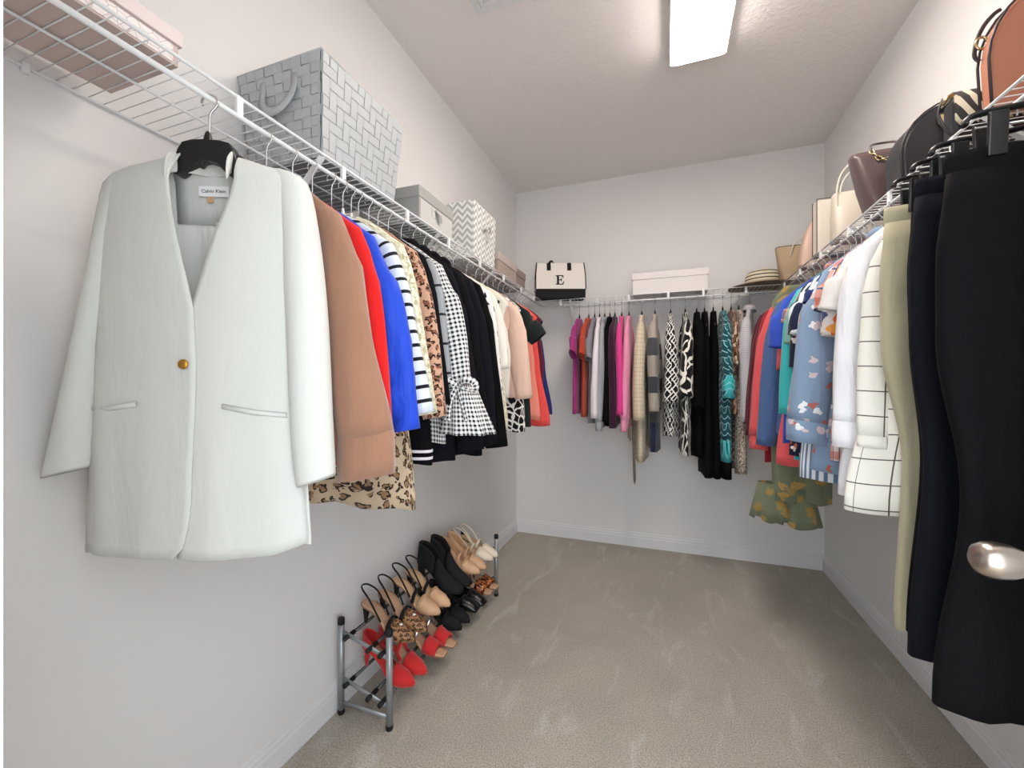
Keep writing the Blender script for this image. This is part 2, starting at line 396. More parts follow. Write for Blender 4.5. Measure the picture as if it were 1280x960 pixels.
# ------------------------------------------------------------------ hangers
m_hclear = material('clear_plastic', 'd8dbdc', rough=.15, spec=.5)
m_hvelvet = material('black_velvet', '17171a', rough=.9, sheen=.3)
m_hbeige = material('beige_velvet', 'd9cfb4', rough=.9, sheen=.3)
HANG = {'clear': m_hclear, 'velvet': m_hvelvet, 'beige': m_hbeige, 'black': m_black}
WORD = {'clear': 'clear plastic', 'velvet': 'slim black', 'beige': 'beige velvet', 'black': 'black plastic'}
def hook(parent, neck=-.06, r=.0017):
    R = .015; cz = .0052+r-R; pts = []
    for k in range(15):
        a = math.radians(205-k*17.5); pts.append((R*math.cos(a), 0, cz+R*math.sin(a)))
    pts += [(.003, 0, cz-R-.004), (0, 0, cz-R-.014), (0, 0, neck-.004)]
    MB().tube(pts, r, 8).build('hook', m_steel, parent)
def hanger(style, what, at, rz, hw, neckz=-.062, drop=.06, xo=0.0, group=None):
    t = thing('clothes_hanger', f'{WORD[style]} hanger holding {what}', 'hanger', (at[0], at[1], ZR), rz, group)
    hook(t, neckz+.01)
    a = hw-.012
    pts = smooth_path([(-a, 0, neckz-drop-.012), (-a*.55, 0, neckz-drop*.52-.010), (-.03, 0, neckz-.008), (0, 0, neckz), (.03, 0, neckz-.008), (a*.55, 0, neckz-drop*.52-.010), (a, 0, neckz-drop-.012), (a*.97, 0, neckz-drop-.024), (0, 0, neckz-drop-.026), (-a*.97, 0, neckz-drop-.024)], 5, True)
    MB().tube(pts, .0042, 8, True, flat=.7).build('hanger_body', HANG[style], t)
    MB().lathe([(.004, neckz-.004), (.007, neckz), (.0052, neckz+.018), (.0035, neckz+.030)], 10).build('hook_collar', HANG[style], t)
    return t

# ------------------------------------------------------------------ garments
def ring(hx, hy, z, n=40, e=.75, cx=0.0, cy=0.0, fold=None):
    out = []
    for i in range(n):
        a = 2*PI*i/n; ca, sa = math.cos(a), math.sin(a)
        x = hx*math.copysign(abs(ca)**e, ca); y = hy*math.copysign(abs(sa)**e, sa)
        if fold: y += fold(x, a)
        out.append((cx+x, cy+y, z))
    return out
def sleeve_mesh(sg, hw, shz, slv, sw, st, flare, out, rng, xo=0.0, end=None, puff=0.0, fwd=0.0, bunch=0.0):
    """sg=+1 room side; slv = depth of sleeve end below the rod"""
    top = [(hw-.095, shz+.03), (hw-.058, shz+.010), (hw-.028, shz-.022), (hw-.014, shz-.07)]
    n = 14; z0, z1 = shz-.075, -slv
    pts = top+[(hw-.012+(out+.022)*(k/n), lerp(z0, z1, k/n)) for k in range(1, n+1)]
    rings = []; m = len(pts); vl = []; acc = 0
    ph = rng.random()*6
    for i, (x, z) in enumerate(pts):
        a = pts[max(0, i-1)]; b = pts[min(m-1, i+1)]
        T = Vector((b[0]-a[0], 0, b[1]-a[1])).normalized(); Nn = Vector((-T.z, 0, T.x))
        if i: acc += math.hypot(x-pts[i-1][0], z-pts[i-1][1])
        vl.append(acc+.1)
        q = i/(m-1)
        wq = interp([(0, .006), (.06, .014), (.12, .026), (.18, .034), (.32, sw*.92), (.6, sw*lerp(1, .92, 1-flare*0)), (1, sw*(.78+flare))], q)
        tq = interp([(0, .008), (.12, st*.62), (.3, st*.9), (1, st*(.86+flare*.6))], q)
        wq *= 1+puff*math.sin(PI*min(1, q*1.05))
        rr = []
        nseg = 20
        for k in range(nseg):
            an = 2*PI*k/nseg; ca, sa = math.cos(an), math.sin(an)
            wr = 1+.045*math.sin(3*an+ph+q*5)*min(1, q*3)+.03*math.sin(5*an-q*9+ph)*min(1, q*3)
            bz = bunch*.012*math.sin(q*34+2.5*ca+ph)*max(0, q-.35)
            p = Vector((x*1.0, 0, z))+Nn*(ca*wq*wr)+Vector((0, sa*(tq*wr+bz)+.006*math.sin(q*4+ph)+fwd*q, 0))
            rr.append((xo+sg*p.x, p.y, p.z))
        rings.append(rr)
    return rings, vl, pts
SEED = [1]
def garment(name, label, cat, at, rz, mat, hw=.195, L=.72, th=.026, hem=None, slv=None, sw=.055, st=.028, flare=0.0, out=.015,
            cuff=None, collar=None, hemband=None, nk=-.108, drop=.078, amp=.007, xo=0.0, group=None, hang='clear', what=None, nw=.062,
            smat=None, puff=0.0, fwd=0.0, bunch=0.0, waist=None, jit=.05, hgroup=None, slant=0.0, fr=1.0, turn=0.0):
    SEED[0] += 1; rng = random.Random(SEED[0]*7+3)
    rz2 = rz+turn+(rng.random()-.5)*2*jit
    t = thing(name, label, cat, (at[0], at[1], ZR), rz2, group)
    shz = nk-drop; hem = hem or hw*1.02; th *= .8; st *= .9
    if rz == -PI/2 and at[0] < -.2: st = min(st, .025); th = min(th, .018)      # tightly packed end of the back rail
    ph1, ph2 = rng.random()*6, rng.random()*6
    if slv is None: wpts = [(-.001, hw), (.07, hw-.022), (.15, hw+.0), (.25, hw+.012)]
    else: wpts = [(-.001, hw-.024), (.05, hw-.018), (.2, hw-.014)]
    wb = L+shz
    if waist: wpts += [(wb*.55, waist)]
    wpts = [p for p in wpts if p[0] < wb-.03]+[(wb, hem)]
    rings = []; vl = []
    def fold(z):
        f = max(0, min(1, (shz-.05-z)/max(.2, (L+shz-.05)))); A = amp*(.15+.85*f) if z < shz else 0
        def g(x, a):
            X = x/hem
            return A*(math.sin(fr*5.2*X+ph1)+.55*math.sin(fr*9.7*X+ph2)+.35*math.sin(a*3*fr+ph2)*f)
        return g
    for k in range(5):
        q = k/4; z = lerp(nk, shz, q**1.25)
        hx = lerp(nw, hw if slv is None else hw-.024, q); rings.append(ring(hx, lerp(.016, th*.62, q), z, fold=fold(z), cx=xo)); vl.append(-z)
    nb = 18
    for k in range(1, nb+1):
        q = k/nb; z = lerp(shz, -L, q)
        hx = interp(wpts, shz-z); ty = th*interp([(0, .62), (.2, 1), (1, 1.15)], q)
        r = ring(hx, ty, z, fold=fold(z), cx=xo)
        if q > .6:
            r = [(x, y, z+((q-.6)/.4)*(.005*math.sin(7*x/hem+ph1)+slant*(x-xo))) for x, y, z in r]
        rings.append(r); vl.append(-z)
    MB().loft(rings, vl=vl).build('body', mat, t, solid=.0016)
    if hemband:
        hr = []
        for dz, g in ((-.001, 1.01), (-hemband[1]*.5, 1.015), (-hemband[1], .99)):
            hr.append([(xo+(x-xo)*g, y*g, z+dz+.004) for x, y, z in rings[-1]])
        MB().loft(hr, vl=[0, .02, .04]).build('hem_band', hemband[0], t, solid=.002)
    if slv is not None:
        for sg in (1, -1):
            rr, sv, pts = sleeve_mesh(sg, hw, shz, slv, sw, st, flare, out, rng, xo, puff=puff, fwd=fwd, bunch=bunch)
            s = MB().loft(rr, vl=sv, cap0=True).build('sleeve', smat or mat, t, solid=.0014)
            if cuff:
                cm, ch, cg = cuff; last = rr[-1]; cx = sum(p[0] for p in last)/20; cy = sum(p[1] for p in last)/20
                cr = []
                for dz, g in ((.004, cg*.97), (-.002, cg), (-ch*.6, cg*1.02), (-ch, cg*1.01), (-ch, cg*.9)):
                    cr.append([(cx+(x-cx)*g, cy+(y-cy)*g, z+dz) for x, y, z in last])
                MB().loft(cr).build('cuff', cm, s)
    if collar:
        cm, ch = collar; cr = []
        for dz, g, gy in ((-.004, 1.0, 1.2), (ch*.6, .9, 1.5), (ch, .86, 1.5), (ch*.55, 1.06, 2.0), (-ch*.2, 1.16, 2.2)):
            cr.append([(xo+(x-xo)*g, y*gy, z+dz) for x, y, z in rings[0]])
        MB().loft(cr).build('collar', cm, t, solid=.0014)
    if hang: hanger(hang, what or ('the '+' '.join(label.split()[:11])), at, rz2, hw-.04 if slv is not None else hw+.005, group=hgroup, neckz=nk+.004, drop=drop, xo=xo)
    return t
LX, RX, BY = XA, XB, YC            # rod lines
RL, RR, RB = 0.0, PI, -PI/2
def left(y): return (LX, y)
def right(y): return (RX, y)
def back(x): return (x, BY)
# ---- cloth materials
k_white = cloth('white_crepe', 'd2d5d0', vary=.02, wrinkle=.15)
k_ivory = cloth('ivory_cotton', 'e2ddd2'); k_tan = cloth('tan_suede', '9a725b', vary=.14, bump=(90, .3, .002), sheen=.4)
k_red = cloth('red_crepe', 'd3201f'); k_blue = cloth('cobalt_satin', '1d46c4', rough=.55)
k_black = cloth('black_wool', '0d0d10', sheen=0, spec=.1); k_black2 = cloth('black_crepe', '09090b', sheen=0, spec=.1); k_navyblk = cloth('midnight_wool', '0f1017', sheen=0, spec=.12)
k_stripe = cloth('breton_knit', pat=p_hstripe('d5dde8', '15171c', .034, .26), bump=(600, .4, .001))
k_cream_lace = cloth('cream_lace', pat=p_floral('d6d0b4', ['b7af8c', 'e7e2cd'], 60, .8, .4), bump=(150, .8, .004))
k_leo = cloth('leopard_tan', pat=p_leopard('c39a82', '8a5a44', '2c1d18', 46)); k_leo2 = cloth('leopard_beige', pat=p_leopard('c6b196', '8f7154', '2e221b', 38))
k_plaidg = cloth('grey_windowpane', pat=p_window('9a9da0', '1d1f23', .12, .085, .007))
k_ging = cloth('black_white_gingham', pat=p_gingham('f1f1ef', 'b9b9b9', '111114', .0135))
k_dots = cloth('white_black_dots', pat=p_floral('e9e7e4', ['17171a'], 26, .5, .22))
k_blush = cloth('blush_knit', 'd9b9a8'); k_green = cloth('black_green', '18201f'); k_bw = cloth('black_white_print', pat=p_outline('131315', 'eeeae4', 26, .13))
k_peach = cloth('peach', 'e58a78'); k_coral = cloth('coral', 'dd4f4a'); k_burg = cloth('burgundy', '5c1a2b'); k_navy = cloth('navy', '232b66')
k_mag = cloth('magenta_satin', 'a52d7c', rough=.5); k_rust = cloth('rust_orange', 'b8452b'); k_gray = cloth('grey_jersey', '85828a')
k_wh2 = cloth('white_cotton', 'e6dfe4'); k_lgray = cloth('light_grey', '9ea1a6'); k_hot = cloth('hot_pink', 'dc4190'); k_pale = cloth('pale_pink', 'e593b3')
k_creamck = cloth('cream_check', pat=p_window('d3c6ae', 'a99a80', .018, .026, .0022)); k_plum = cloth('plum', '3a1430')
k_block = cloth('grey_colour_block', pat=p_blocks([(0, 'a9a197'), (.26, '47494e'), (.37, '9d958c'), (.50, '3c3f47'), (.60, 'a59d92'), (.71, '4a4a48'), (.80, '252a44')]))
k_lat = cloth('black_lattice', pat=p_lattice('121214', 'eeece8', .058, .2)); k_bwf = cloth('black_white_floral', pat=p_outline('131315', 'f0ece2', 11, .1))
k_teal = cloth('teal_scallop', pat=p_scallop('15505a', '1d6a73', '9fd3d6', .10)); k_turq = cloth('turquoise', '3db3b6'); k_turqp = cloth('turquoise_print', pat=p_scallop('3fb6bc', '1c6f7a', '8fe0e2', .085))
k_brown = cloth('brown_satin', pat=p_floral('6b4735', ['a78264', '2e1c16', 'c9b29a'], 30, .5, .4), rough=.5)
k_leosm = cloth('small_leopard', pat=p_leopard('cdbfb2', '8a715f', '1d1715', 62)); k_gstripe = cloth('grey_fine_stripe', pat=p_hstripe('aaa8ae', 'cfcdd2', .008, .5))
k_dred = cloth('dark_red', '9c1f2b'); k_corals = cloth('coral_knit', 'de5a5e'); k_slate = cloth('slate_blue', '4a6390'); k_royal = cloth('royal_blue', '3450b8')
k_plaido = cloth('orange_blue_plaid', pat=p_plaid('a66a61', '5c6a96', 'd9a58b', .04)); k_seagreen = cloth('sea_green', '7fb0a6')
k_vstr = cloth('blue_white_stripe', pat=p_vstripe('e2e8ee', '5d7a97', .026, .45)); k_trop = cloth('navy_tropical', pat=p_outline('232a45', 'dfe4ea', 12, .09))
k_navb = cloth('navy_banded', pat=p_hstripe('22346f', 'e9edf2', .3, .08, .30)); k_navf = cloth('navy_floral', pat=p_floral('1d2138', ['b0694e', 'd9d3cf'], 28, .35, .3))
k_bluef = cloth('chambray_floral', pat=p_floral('7d93ad', ['b3695e', 'dfe3e8', 'c9b9bd'], 26, .2, .27)); k_orst = cloth('orange_stripe', pat=p_plaid('d9d3d0', 'd0603f', '46557f', .06))
k_orfl = cloth('orange_floral', pat=p_floral('d7cfca', ['d9672f', '43507c', 'e79c4a'], 22, .6, .4)); k_linen = cloth('white_linen', 'dedee2', bump=(260, .5, .002), wrinkle=.8)
k_check = cloth('white_windowpane', pat=p_window('e4e2d9', '57504e', .085, .062, .0028)); k_khaki = cloth('sage_khaki', 'aaa388')
k_greenf = cloth('olive_floral', pat=p_floral('6f765e', ['9a8049', '626b54', 'ad8c50'], 17, .3, .36)); k_wht3 = cloth('offwhite_blouse', 'dcd8d3')
k_inner = cloth('pale_lining', 'efefea', rough=.5)
m_gold = material('gold_button', 'b98a3a', rough=.3, metal=.9)
m_label = material('woven_label', 'eef0f2', rough=.7); m_ink = material('label_ink', '2a2c33', rough=.7); m_tagtan = material('size_tab', 'c9a27e', rough=.8)
m_btn = material('dark_button', '2a2423', rough=.4); m_wbtn = material('pearl_button', 'eee8e2', rough=.3)

# ---- the white blazer, turned to face the room
bz = thing('blazer', 'white collarless blazer with one gold button facing the room', 'blazer', (LX, .57, ZR), math.radians(23))
def bx(px): return (px-257)*.00151
def bzz(py): return (125-py)*.00151
outL = [(200, 218), (212, 190), (220, 160), (240, 130), (330, 131), (440, 127), (520, 117), (600, 112), (700, 109)]
outR = [(200, 290), (212, 325), (222, 360), (236, 382), (320, 366), (440, 366), (520, 368), (600, 378), (700, 386)]
def xo_(tab, py):
    for (a, b), (c, d) in zip(tab, tab[1:]):
        if py <= c: return lerp(b, d, (py-a)/(c-a))
    return tab[-1][1]
rngb = random.Random(5)
def depth_prof(x, py):
    hwp = .20 if py > 240 else max(.05, abs(bx(xo_(outR, py))))
    q = max(0, 1-(x/(hwp*1.03))**2)
    d = interp([(200, .016), (240, .036), (330, .048), (470, .046), (710, .050)], py)
    return d*q**.55
def bfold(x, py):
    f = max(0, min(1, (py-260)/450))
    return .004*f*math.sin(x*26+1)+.002*f*math.sin(x*55)
rows = [200, 206, 212, 220, 230, 240, 260, 285, 310, 340, 370, 405, 440, 470, 500, 535, 570, 605, 640, 670, 695, 709]
def panel(side):
    rg = []
    for py in rows:
        if side < 0:
            x0 = xo_(outL, py); x1 = interp([(200, 221), (245, 214), (246, 214), (405, 242), (600, 242), (660, 240), (690, 234), (709, 222)], py) if py <= 245 else \
                (lerp(214, 242, (py-245)/160) if py < 405 else interp([(405, 242), (480, 245), (640, 241), (680, 237), (700, 230), (709, 218)], py))
        else:
            x1 = xo_(outR, py); x0 = interp([(200, 288), (245, 285)], py) if py <= 245 else (lerp(285, 238, (py-245)/160) if py < 405 else interp([(405, 236), (640, 232), (709, 222)], py))
        sh = interp([(200, 6), (245, 10), (405, 18), (709, 18)], py)
        if side < 0: x1 += sh
        else: x0 += sh+interp([(200, 2), (245, 6), (405, 0)], py)
        a, b = bx(x0), bx(x1); row = []
        for k in range(19):
            x = lerp(a, b, k/18)
            zz = bzz(py)
            if side > 0: zz -= .004*max(0, (py-600)/109)*math.sin((k/18)*PI)-.022*max(0, (py-620)/90)*max(0, k/18-.75)*4*.6
            row.append((x, -depth_prof(x, py)-bfold(x, py)-(.004 if side < 0 else 0), zz))
        rg.append(row)
    return rg
for sd, nm in ((-1, 'front_panel'), (1, 'front_panel')):
    MB().loft(panel(sd), closed=False).build(nm, k_white, bz, solid=.003)
rg = []
for py in rows:
    a, b = bx(xo_(outL, py))*.975, bx(xo_(outR, py))*.975
    rg.append([(lerp(a, b, k/18), depth_prof(lerp(a, b, k/18), py)*.75+bfold(lerp(a, b, k/18), py), bzz(py)) for k in range(19)])
MB().loft(rg, closed=False).build('back_panel', k_inner, bz, solid=.003)
# yoke lining, pleat, label
def yback(px, py): return depth_prof(bx(px), py)*.75+bfold(bx(px), py)-.003
MB().loft([[(bx(p), yback(p, y)-.002, bzz(y)) for p in (206, 222, 240, 257, 270, 290)] for y in (206, 215, 230, 250, 283)], closed=False).build('yoke_lining', k_white, bz, solid=.001)
MB().loft([[(bx(p), yback(p, y)-.004, bzz(y)) for p in (255-(y-283)*.06, 259)] for y in (280, 330, 395)], closed=False).build('lining_pleat', k_ivory, bz, solid=.002)
yl = min(yback(242, 234), yback(281, 234), yback(261, 234))-.006
MB().box(bx(236), bx(275), yl-.001, yl, bzz(248), bzz(234)).build('brand_label', m_label, bz, smooth=False)
text_mesh('Calvin Klein', .0098, m_ink, 'label_lettering', bz, Matrix.Translation((bx(255.5), yl-.0013, bzz(241))) @ Matrix.Rotation(PI/2, 4, 'X'))
MB().box(bx(247), bx(255), yl-.001, yl, bzz(256), bzz(248)).build('size_tab', m_tagtan, bz, smooth=False)
# stand collar: both sides and round the back of the neck
cr = []
for px, yb_, yt_, zt, zb in ((223, -.046, -.043, 214, 248), (221, -.038, -.028, 203, 240), (219, -.022, -.012, 197, 229), (226, .0, .004, 199, 222), (240, .014, .012, 204, 222), (257, .018, .014, 206, 224), (272, .014, .012, 204, 222),
                             (286, .0, .004, 199, 222), (291, -.022, -.012, 196, 229), (295, -.038, -.028, 202, 240), (296, -.046, -.043, 213, 248)):
    cr.append([(bx(px), yb_, bzz(zb)), (bx(px), (yb_+yt_)/2-.003, bzz((zt+zb)/2)), (bx(px), yt_, bzz(zt))])
MB().loft(cr, closed=False).build('collar', k_white, bz, solid=.004, subsurf=1)
MB().lathe([(0, -.003), (.005, -.0028), (.0085, -.001), (.009, 0), (.009, .002)], 20, (bx(250), -.0575, bzz(472)), 'y').build('button', m_gold, bz)
for pts in (((122, 526), (155, 525), (190, 520)), ((293, 523), (328, 531), (364, 535))):
    rgp = []
    for px, py in pts:
        y = -depth_prof(bx(px), py)-bfold(bx(px), py)-(.0075 if px < 250 else .004)
        rgp.append([(bx(px), y+.001, bzz(py)+.004), (bx(px), y-.0022, bzz(py)+.002), (bx(px), y-.0022, bzz(py)-.003), (bx(px), y+.001, bzz(py)-.005)])
    MB().loft(rgp, closed=False).build('pocket_welt', k_white, bz, solid=.001)
def bsleeve(pts):
    rings = []; vl = []
    for i, (xa, xb, py, yc, ty) in enumerate(pts):
        c = (bx(xa)+bx(xb))/2; hx = abs(bx(xb)-bx(xa))/2
        rr = []
        for k in range(24):
            a = 2*PI*k/24; rr.append((c+hx*math.cos(a)*(1+.02*math.sin(3*a+i)), yc+ty*math.sin(a)*(1+.04*math.sin(2*a+i*.7)), bzz(py)+(.010*math.cos(a) if i > 6 else 0)))
        rings.append(rr); vl.append(py*.0015)
    return MB().loft(rings, vl=vl, cap0=True).build('sleeve', k_white, bz, solid=.002, subsurf=1)
bsleeve([(170, 180, 216, 0, .006), (140, 176, 226, 0, .018), (128, 168, 242, 0, .026), (122, 152, 300, 0, .033), (114, 145, 350, 0, .036), (105, 138, 400, 0, .036), (94, 130, 450, .0, .036), (78, 123, 520, .0, .035), (66, 119, 570, .0, .034), (55, 114, 610, .0, .032)])
bsleeve([(335, 345, 214, 0, .006), (340, 376, 224, 0, .018), (346, 386, 240, -.002, .026), (353, 397, 300, -.006, .034), (356, 404, 350, -.01, .038), (359, 409, 400, -.013, .039), (362, 412, 450, -.015, .038), (365, 415, 520, -.017, .036), (369, 418, 580, -.018, .035), (375, 421, 622, -.018, .034)])
# its wide moulded hanger
t = thing('suit_hanger', 'wide black moulded suit hanger holding the white blazer', 'hanger', (LX, .57, ZR), math.radians(23))
hook(t, -.085, .0021)
MB().lathe([(.010, -.095), (.0085, -.085), (.006, -.072), (.004, -.066)], 12, (bx(255), 0, 0)).build('hook_collar', m_black, t)
arm = [(bx(p), bzz(q)) for p, q in ((222, 196), (228, 186), (240, 183), (256, 182), (274, 183), (286, 186), (292, 196), (296, 210), (299, 224), (283, 226), (270, 212), (257, 208), (242, 212), (222, 228), (216, 226), (218, 210))]
MB().poly(arm, 'y', -.014, .012).build('saddle', m_black, t, smooth=False, bevel=.003)
for s, p0 in ((-1, 222), (1, 292)):
    MB().tube([(bx(p0), 0, bzz(205)), (bx(p0+s*36), 0, bzz(226)), (bx(p0+s*70), 0, bzz(243))], [.012, .012, .010], 10, flat=.8).build('arm', m_black, t)
MB().tube(smooth_path([(bx(252), -.012, bzz(206)), (bx(251), -.016, bzz(216)), (bx(256), -.016, bzz(221)), (bx(260), -.016, bzz(216)), (bx(260), -.012, bzz(206))], 4), .002, 8).build('clip', m_black, t)

# ------------------------------------------------------------------ left rail, from the blazer inwards
def T(cat='top'): return cat
garment('jacket', 'tan suede jacket with wide cuffs beside the white blazer', 'jacket', left(.695), RL, k_tan, turn=.10, hw=.19, L=.72, slv=.67, sw=.06, st=.034, flare=.28, out=.05, cuff=(k_tan, .085, 1.03), jit=.02, hang='clear')
garment('blazer', 'plain red blazer between the tan jacket and the cobalt blazer', 'blazer', left(.765), RL, k_red, nk=-.122, hw=.2, L=.74, slv=.725, sw=.052, st=.026, flare=.1, out=.035, jit=.02)
garment('blazer', 'cobalt blue blazer with ruched sleeves beside the red blazer', 'blazer', left(.825), RL, k_blue, nk=-.126, hw=.2, L=.70, slv=.67, sw=.062, st=.034, flare=.0, out=.055, puff=.12, bunch=2.0, jit=.02)
garment('leopard_dress', 'long beige leopard print dress hanging below the cobalt blazer', 'dress', left(.965), RL, k_leo2, hw=.15, L=.90, hem=.205, th=.018, jit=.02, what='the long beige leopard dress')
garment('striped_sweater', 'white sweater with thin black stripes on the left rail', 'sweater', left(.89), RL, k_stripe, nk=-.122, hw=.2, L=.67, slv=.635, sw=.05, st=.03, flare=.06, out=.06, jit=.02)
garment('crochet_blouse', 'cream crochet lace top with sleeves beside the striped sweater', 'top', left(.932), RL, k_cream_lace, hw=.2, L=.66, slv=.64, sw=.045, st=.022, out=.045, jit=.02)
garment('leopard_blouse', 'tan pink leopard print blouse with long sleeves', 'blouse', left(.995), RL, k_leo, hw=.2, L=.66, slv=.65, sw=.046, st=.022, out=.05, jit=.02)
gd = garment('knit_dress', 'black knit dress with two white stripes along its hem', 'dress', left(1.04), RL, k_black, hw=.2, L=.79, slv=.62, sw=.045, out=.03, th=.03, hem=.215, jit=.02)
for dz in (.745, .765):
    MB().loft([ring(.2185, .040, -dz, e=.75), ring(.2187, .040, -dz-.008, e=.75)]).build('white_stripe', k_wh2, gd, solid=.001)
garment('check_jacket', 'grey windowpane check jacket beside the gingham blouse', 'jacket', left(1.083), RL, k_plaidg, hw=.2, L=.66, slv=.58, sw=.048, st=.022, out=.01, jit=.02)
gg = garment('gingham_blouse', 'black and white gingham blouse with tied flared sleeves', 'blouse', left(1.135), RL, k_ging, hw=.2, L=.74, slv=.565, sw=.058, st=.036, out=.045, jit=.02)
# flared sleeve ends and tie bows of the gingham blouse
fl = []
for q in (0, .25, .5, .75, 1):
    g = 1+.75*q; rr = []
    for k in range(28):
        a = 2*PI*k/28; w_ = 1+.16*q*math.sin(7*a)
        rr.append((.263+.02*q+.045*g*w_*math.cos(a), .034*g*w_*math.sin(a), -.562-.145*q))
    fl.append(rr)
MB().loft(fl).build('sleeve_flounce', k_ging, gg, solid=.0015)
for a in (-1, 1):
    lp = smooth_path([(.275, -.045, -.565), (.275+.03*a, -.062, -.548), (.275+.058*a, -.055, -.556), (.275+.056*a, -.048, -.580), (.275+.02*a, -.05, -.572)], 5, True)
    MB().tube(lp, .011, 8, True, flat=.45).build('bow_loop', k_ging, gg)
    MB().tube(smooth_path([(.275, -.05, -.568), (.275+.018*a, -.058, -.61), (.275+.03*a, -.05, -.665)], 5), [.008]*10+[.013], 8, flat=.35).build('bow_tail', k_ging, gg)
BLK = 'black blazers on the left rail'
garment('blazer', 'charcoal black blazer next to the gingham blouse', 'blazer', left(1.205), RL, k_navyblk, hw=.2, L=.81, slv=.77, sw=.055, st=.03, out=.05, collar=(k_black, .03), jit=.02)
garment('blazer', 'black blazer second from the gingham blouse', 'blazer', left(1.275), RL, k_black, hw=.2, L=.80, slv=.77, sw=.055, st=.032, out=.045, collar=(k_black, .03), jit=.02)
garment('blazer', 'dark charcoal blazer third from the gingham blouse', 'blazer', left(1.345), RL, k_navyblk, hw=.2, L=.81, slv=.77, sw=.053, st=.032, out=.045, collar=(k_black, .03), jit=.02)
garment('blazer', 'black long blazer next to the white dotted blouse', 'blazer', left(1.42), RL, k_black2, hw=.2, L=.82, slv=.79, sw=.055, st=.03, out=.05, collar=(k_black, .03), jit=.02)
garment('dotted_blouse', 'white blouse with black dots next to the black blazers', 'blouse', left(1.50), RL, k_dots, hw=.19, L=.74, slv=.71, sw=.04, st=.026, out=.03, jit=.03)
garment('white_blouse', 'plain white blouse between the dotted blouse and the cream lace vest', 'blouse', left(1.575), RL, k_ivory, hw=.19, L=.68, slv=.5, sw=.04, st=.026, out=.02, jit=.03)
garment('lace_vest', 'sleeveless cream crochet vest on a black hanger', 'top', left(1.70), RL, k_cream_lace, hw=.155, L=.75, hem=.2, th=.03, hang='velvet', jit=.04)
garment('linen_tank', 'cream linen sleeveless top beside the blush sweater', 'top', left(1.80), RL, k_ivory, hw=.16, L=.62, th=.03, jit=.04)
garment('blush_sweater', 'blush pink long sleeve sweater beside the black tee', 'sweater', left(1.865), RL, k_blush, hw=.185, L=.62, slv=.63, sw=.052, st=.034, out=.02, jit=.03)
garment('print_tank', 'black top with white floral print below the blush sweater', 'top', left(1.935), RL, k_bw, hw=.17, L=.79, hem=.2, th=.03, jit=.03)
garment('tee', 'black green short sleeve tee beside the coral tops', 'tee', left(2.01), RL, k_green, hw=.2, L=.78, slv=.335, sw=.06, st=.03, out=.035, hang='velvet', jit=.03)
garment('blush_vest', 'pale blush sleeveless top beside the black green tee', 'top', left(2.08), RL, k_blush, hw=.16, L=.73, th=.03, hang='velvet', jit=.03)
garment('peach_tank', 'peach sleeveless top beside the coral tank top', 'top', left(2.15), RL, k_peach, hw=.165, L=.75, hem=.21, th=.03, hang='velvet', jit=.04)
garment('coral_tank', 'coral sleeveless tank top near the corner', 'top', left(2.25), RL, k_coral, hw=.165, L=.79, hem=.24, th=.035, hang='velvet', jit=.04)
garment('burgundy_tank', 'burgundy sleeveless top between the coral tank and the navy tank', 'top', left(2.34), RL, k_burg, hw=.165, L=.72, th=.03, hang='velvet', jit=.03)
garment('navy_tank', 'navy blue sleeveless tank top on a beige hanger', 'top', left(2.43), RL, k_navy, hw=.15, L=.745, hem=.205, th=.03, hang='beige', jit=.03)

# ------------------------------------------------------------------ back rail, from the magenta tee to the corner
BK = dict(jit=.04, hang='velvet')
garment('tee', 'magenta satin short sleeve tee beside the rust tee', 'tee', back(-.568), RB, k_mag, hw=.19, L=.76, slv=.37, sw=.066, st=.032, out=.045, **BK)
garment('tee', 'rust orange short sleeve tee beside the magenta tee', 'tee', back(-.503), RB, k_rust, hw=.19, L=.78, slv=.38, sw=.062, st=.036, out=.03, th=.03, **BK)
garment('tee', 'grey satin short sleeve tee behind the white cardigan', 'tee', back(-.462), RB, k_gray, hw=.18, L=.82, slv=.40, sw=.055, st=.028, out=.02, **BK)
garment('cardigan', 'white cardigan with long sleeves on the back rail', 'cardigan', back(-.428), RB, k_wh2, hw=.19, L=.78, slv=.78, sw=.05, st=.036, flare=.15, out=.03, **BK)
garment('sweater', 'light grey sweater with long sleeves on the back rail', 'sweater', back(-.394), RB, k_lgray, hw=.19, L=.84, slv=.80, sw=.045, st=.03, out=.02, cuff=(k_lgray, .06, .95), **BK)
garment('black_blouse', 'black top between the light grey and plum sweaters', 'top', back(-.358), RB, k_black, hw=.18, L=.83, slv=.8, sw=.045, st=.026, out=.0, **BK)
garment('sweater', 'dark plum sweater on the back rail', 'sweater', back(-.325), RB, k_plum, hw=.19, L=.84, slv=.84, sw=.045, st=.032, out=.01, **BK)
garment('sweater', 'hot pink sweater with wide sleeves on the back rail', 'sweater', back(-.280), RB, k_hot, hw=.19, L=.77, slv=.755, sw=.055, st=.044, flare=.12, out=.03, **BK)
garment('cardigan', 'pale pink cardigan with ribbed cuffs on the back rail', 'cardigan', back(-.232), RB, k_pale, hw=.19, L=.83, slv=.785, sw=.05, st=.036, out=.02, cuff=(k_pale, .075, .95), **BK)
gc = garment('coat', 'long cream check coat with a hanging belt', 'coat', back(-.150), RB, k_creamck, hw=.19, L=1.05, slv=.785, sw=.052, st=.042, flare=.1, out=.025, th=.034, **BK)
m_belt = cloth('brown_belt', '6f6458')
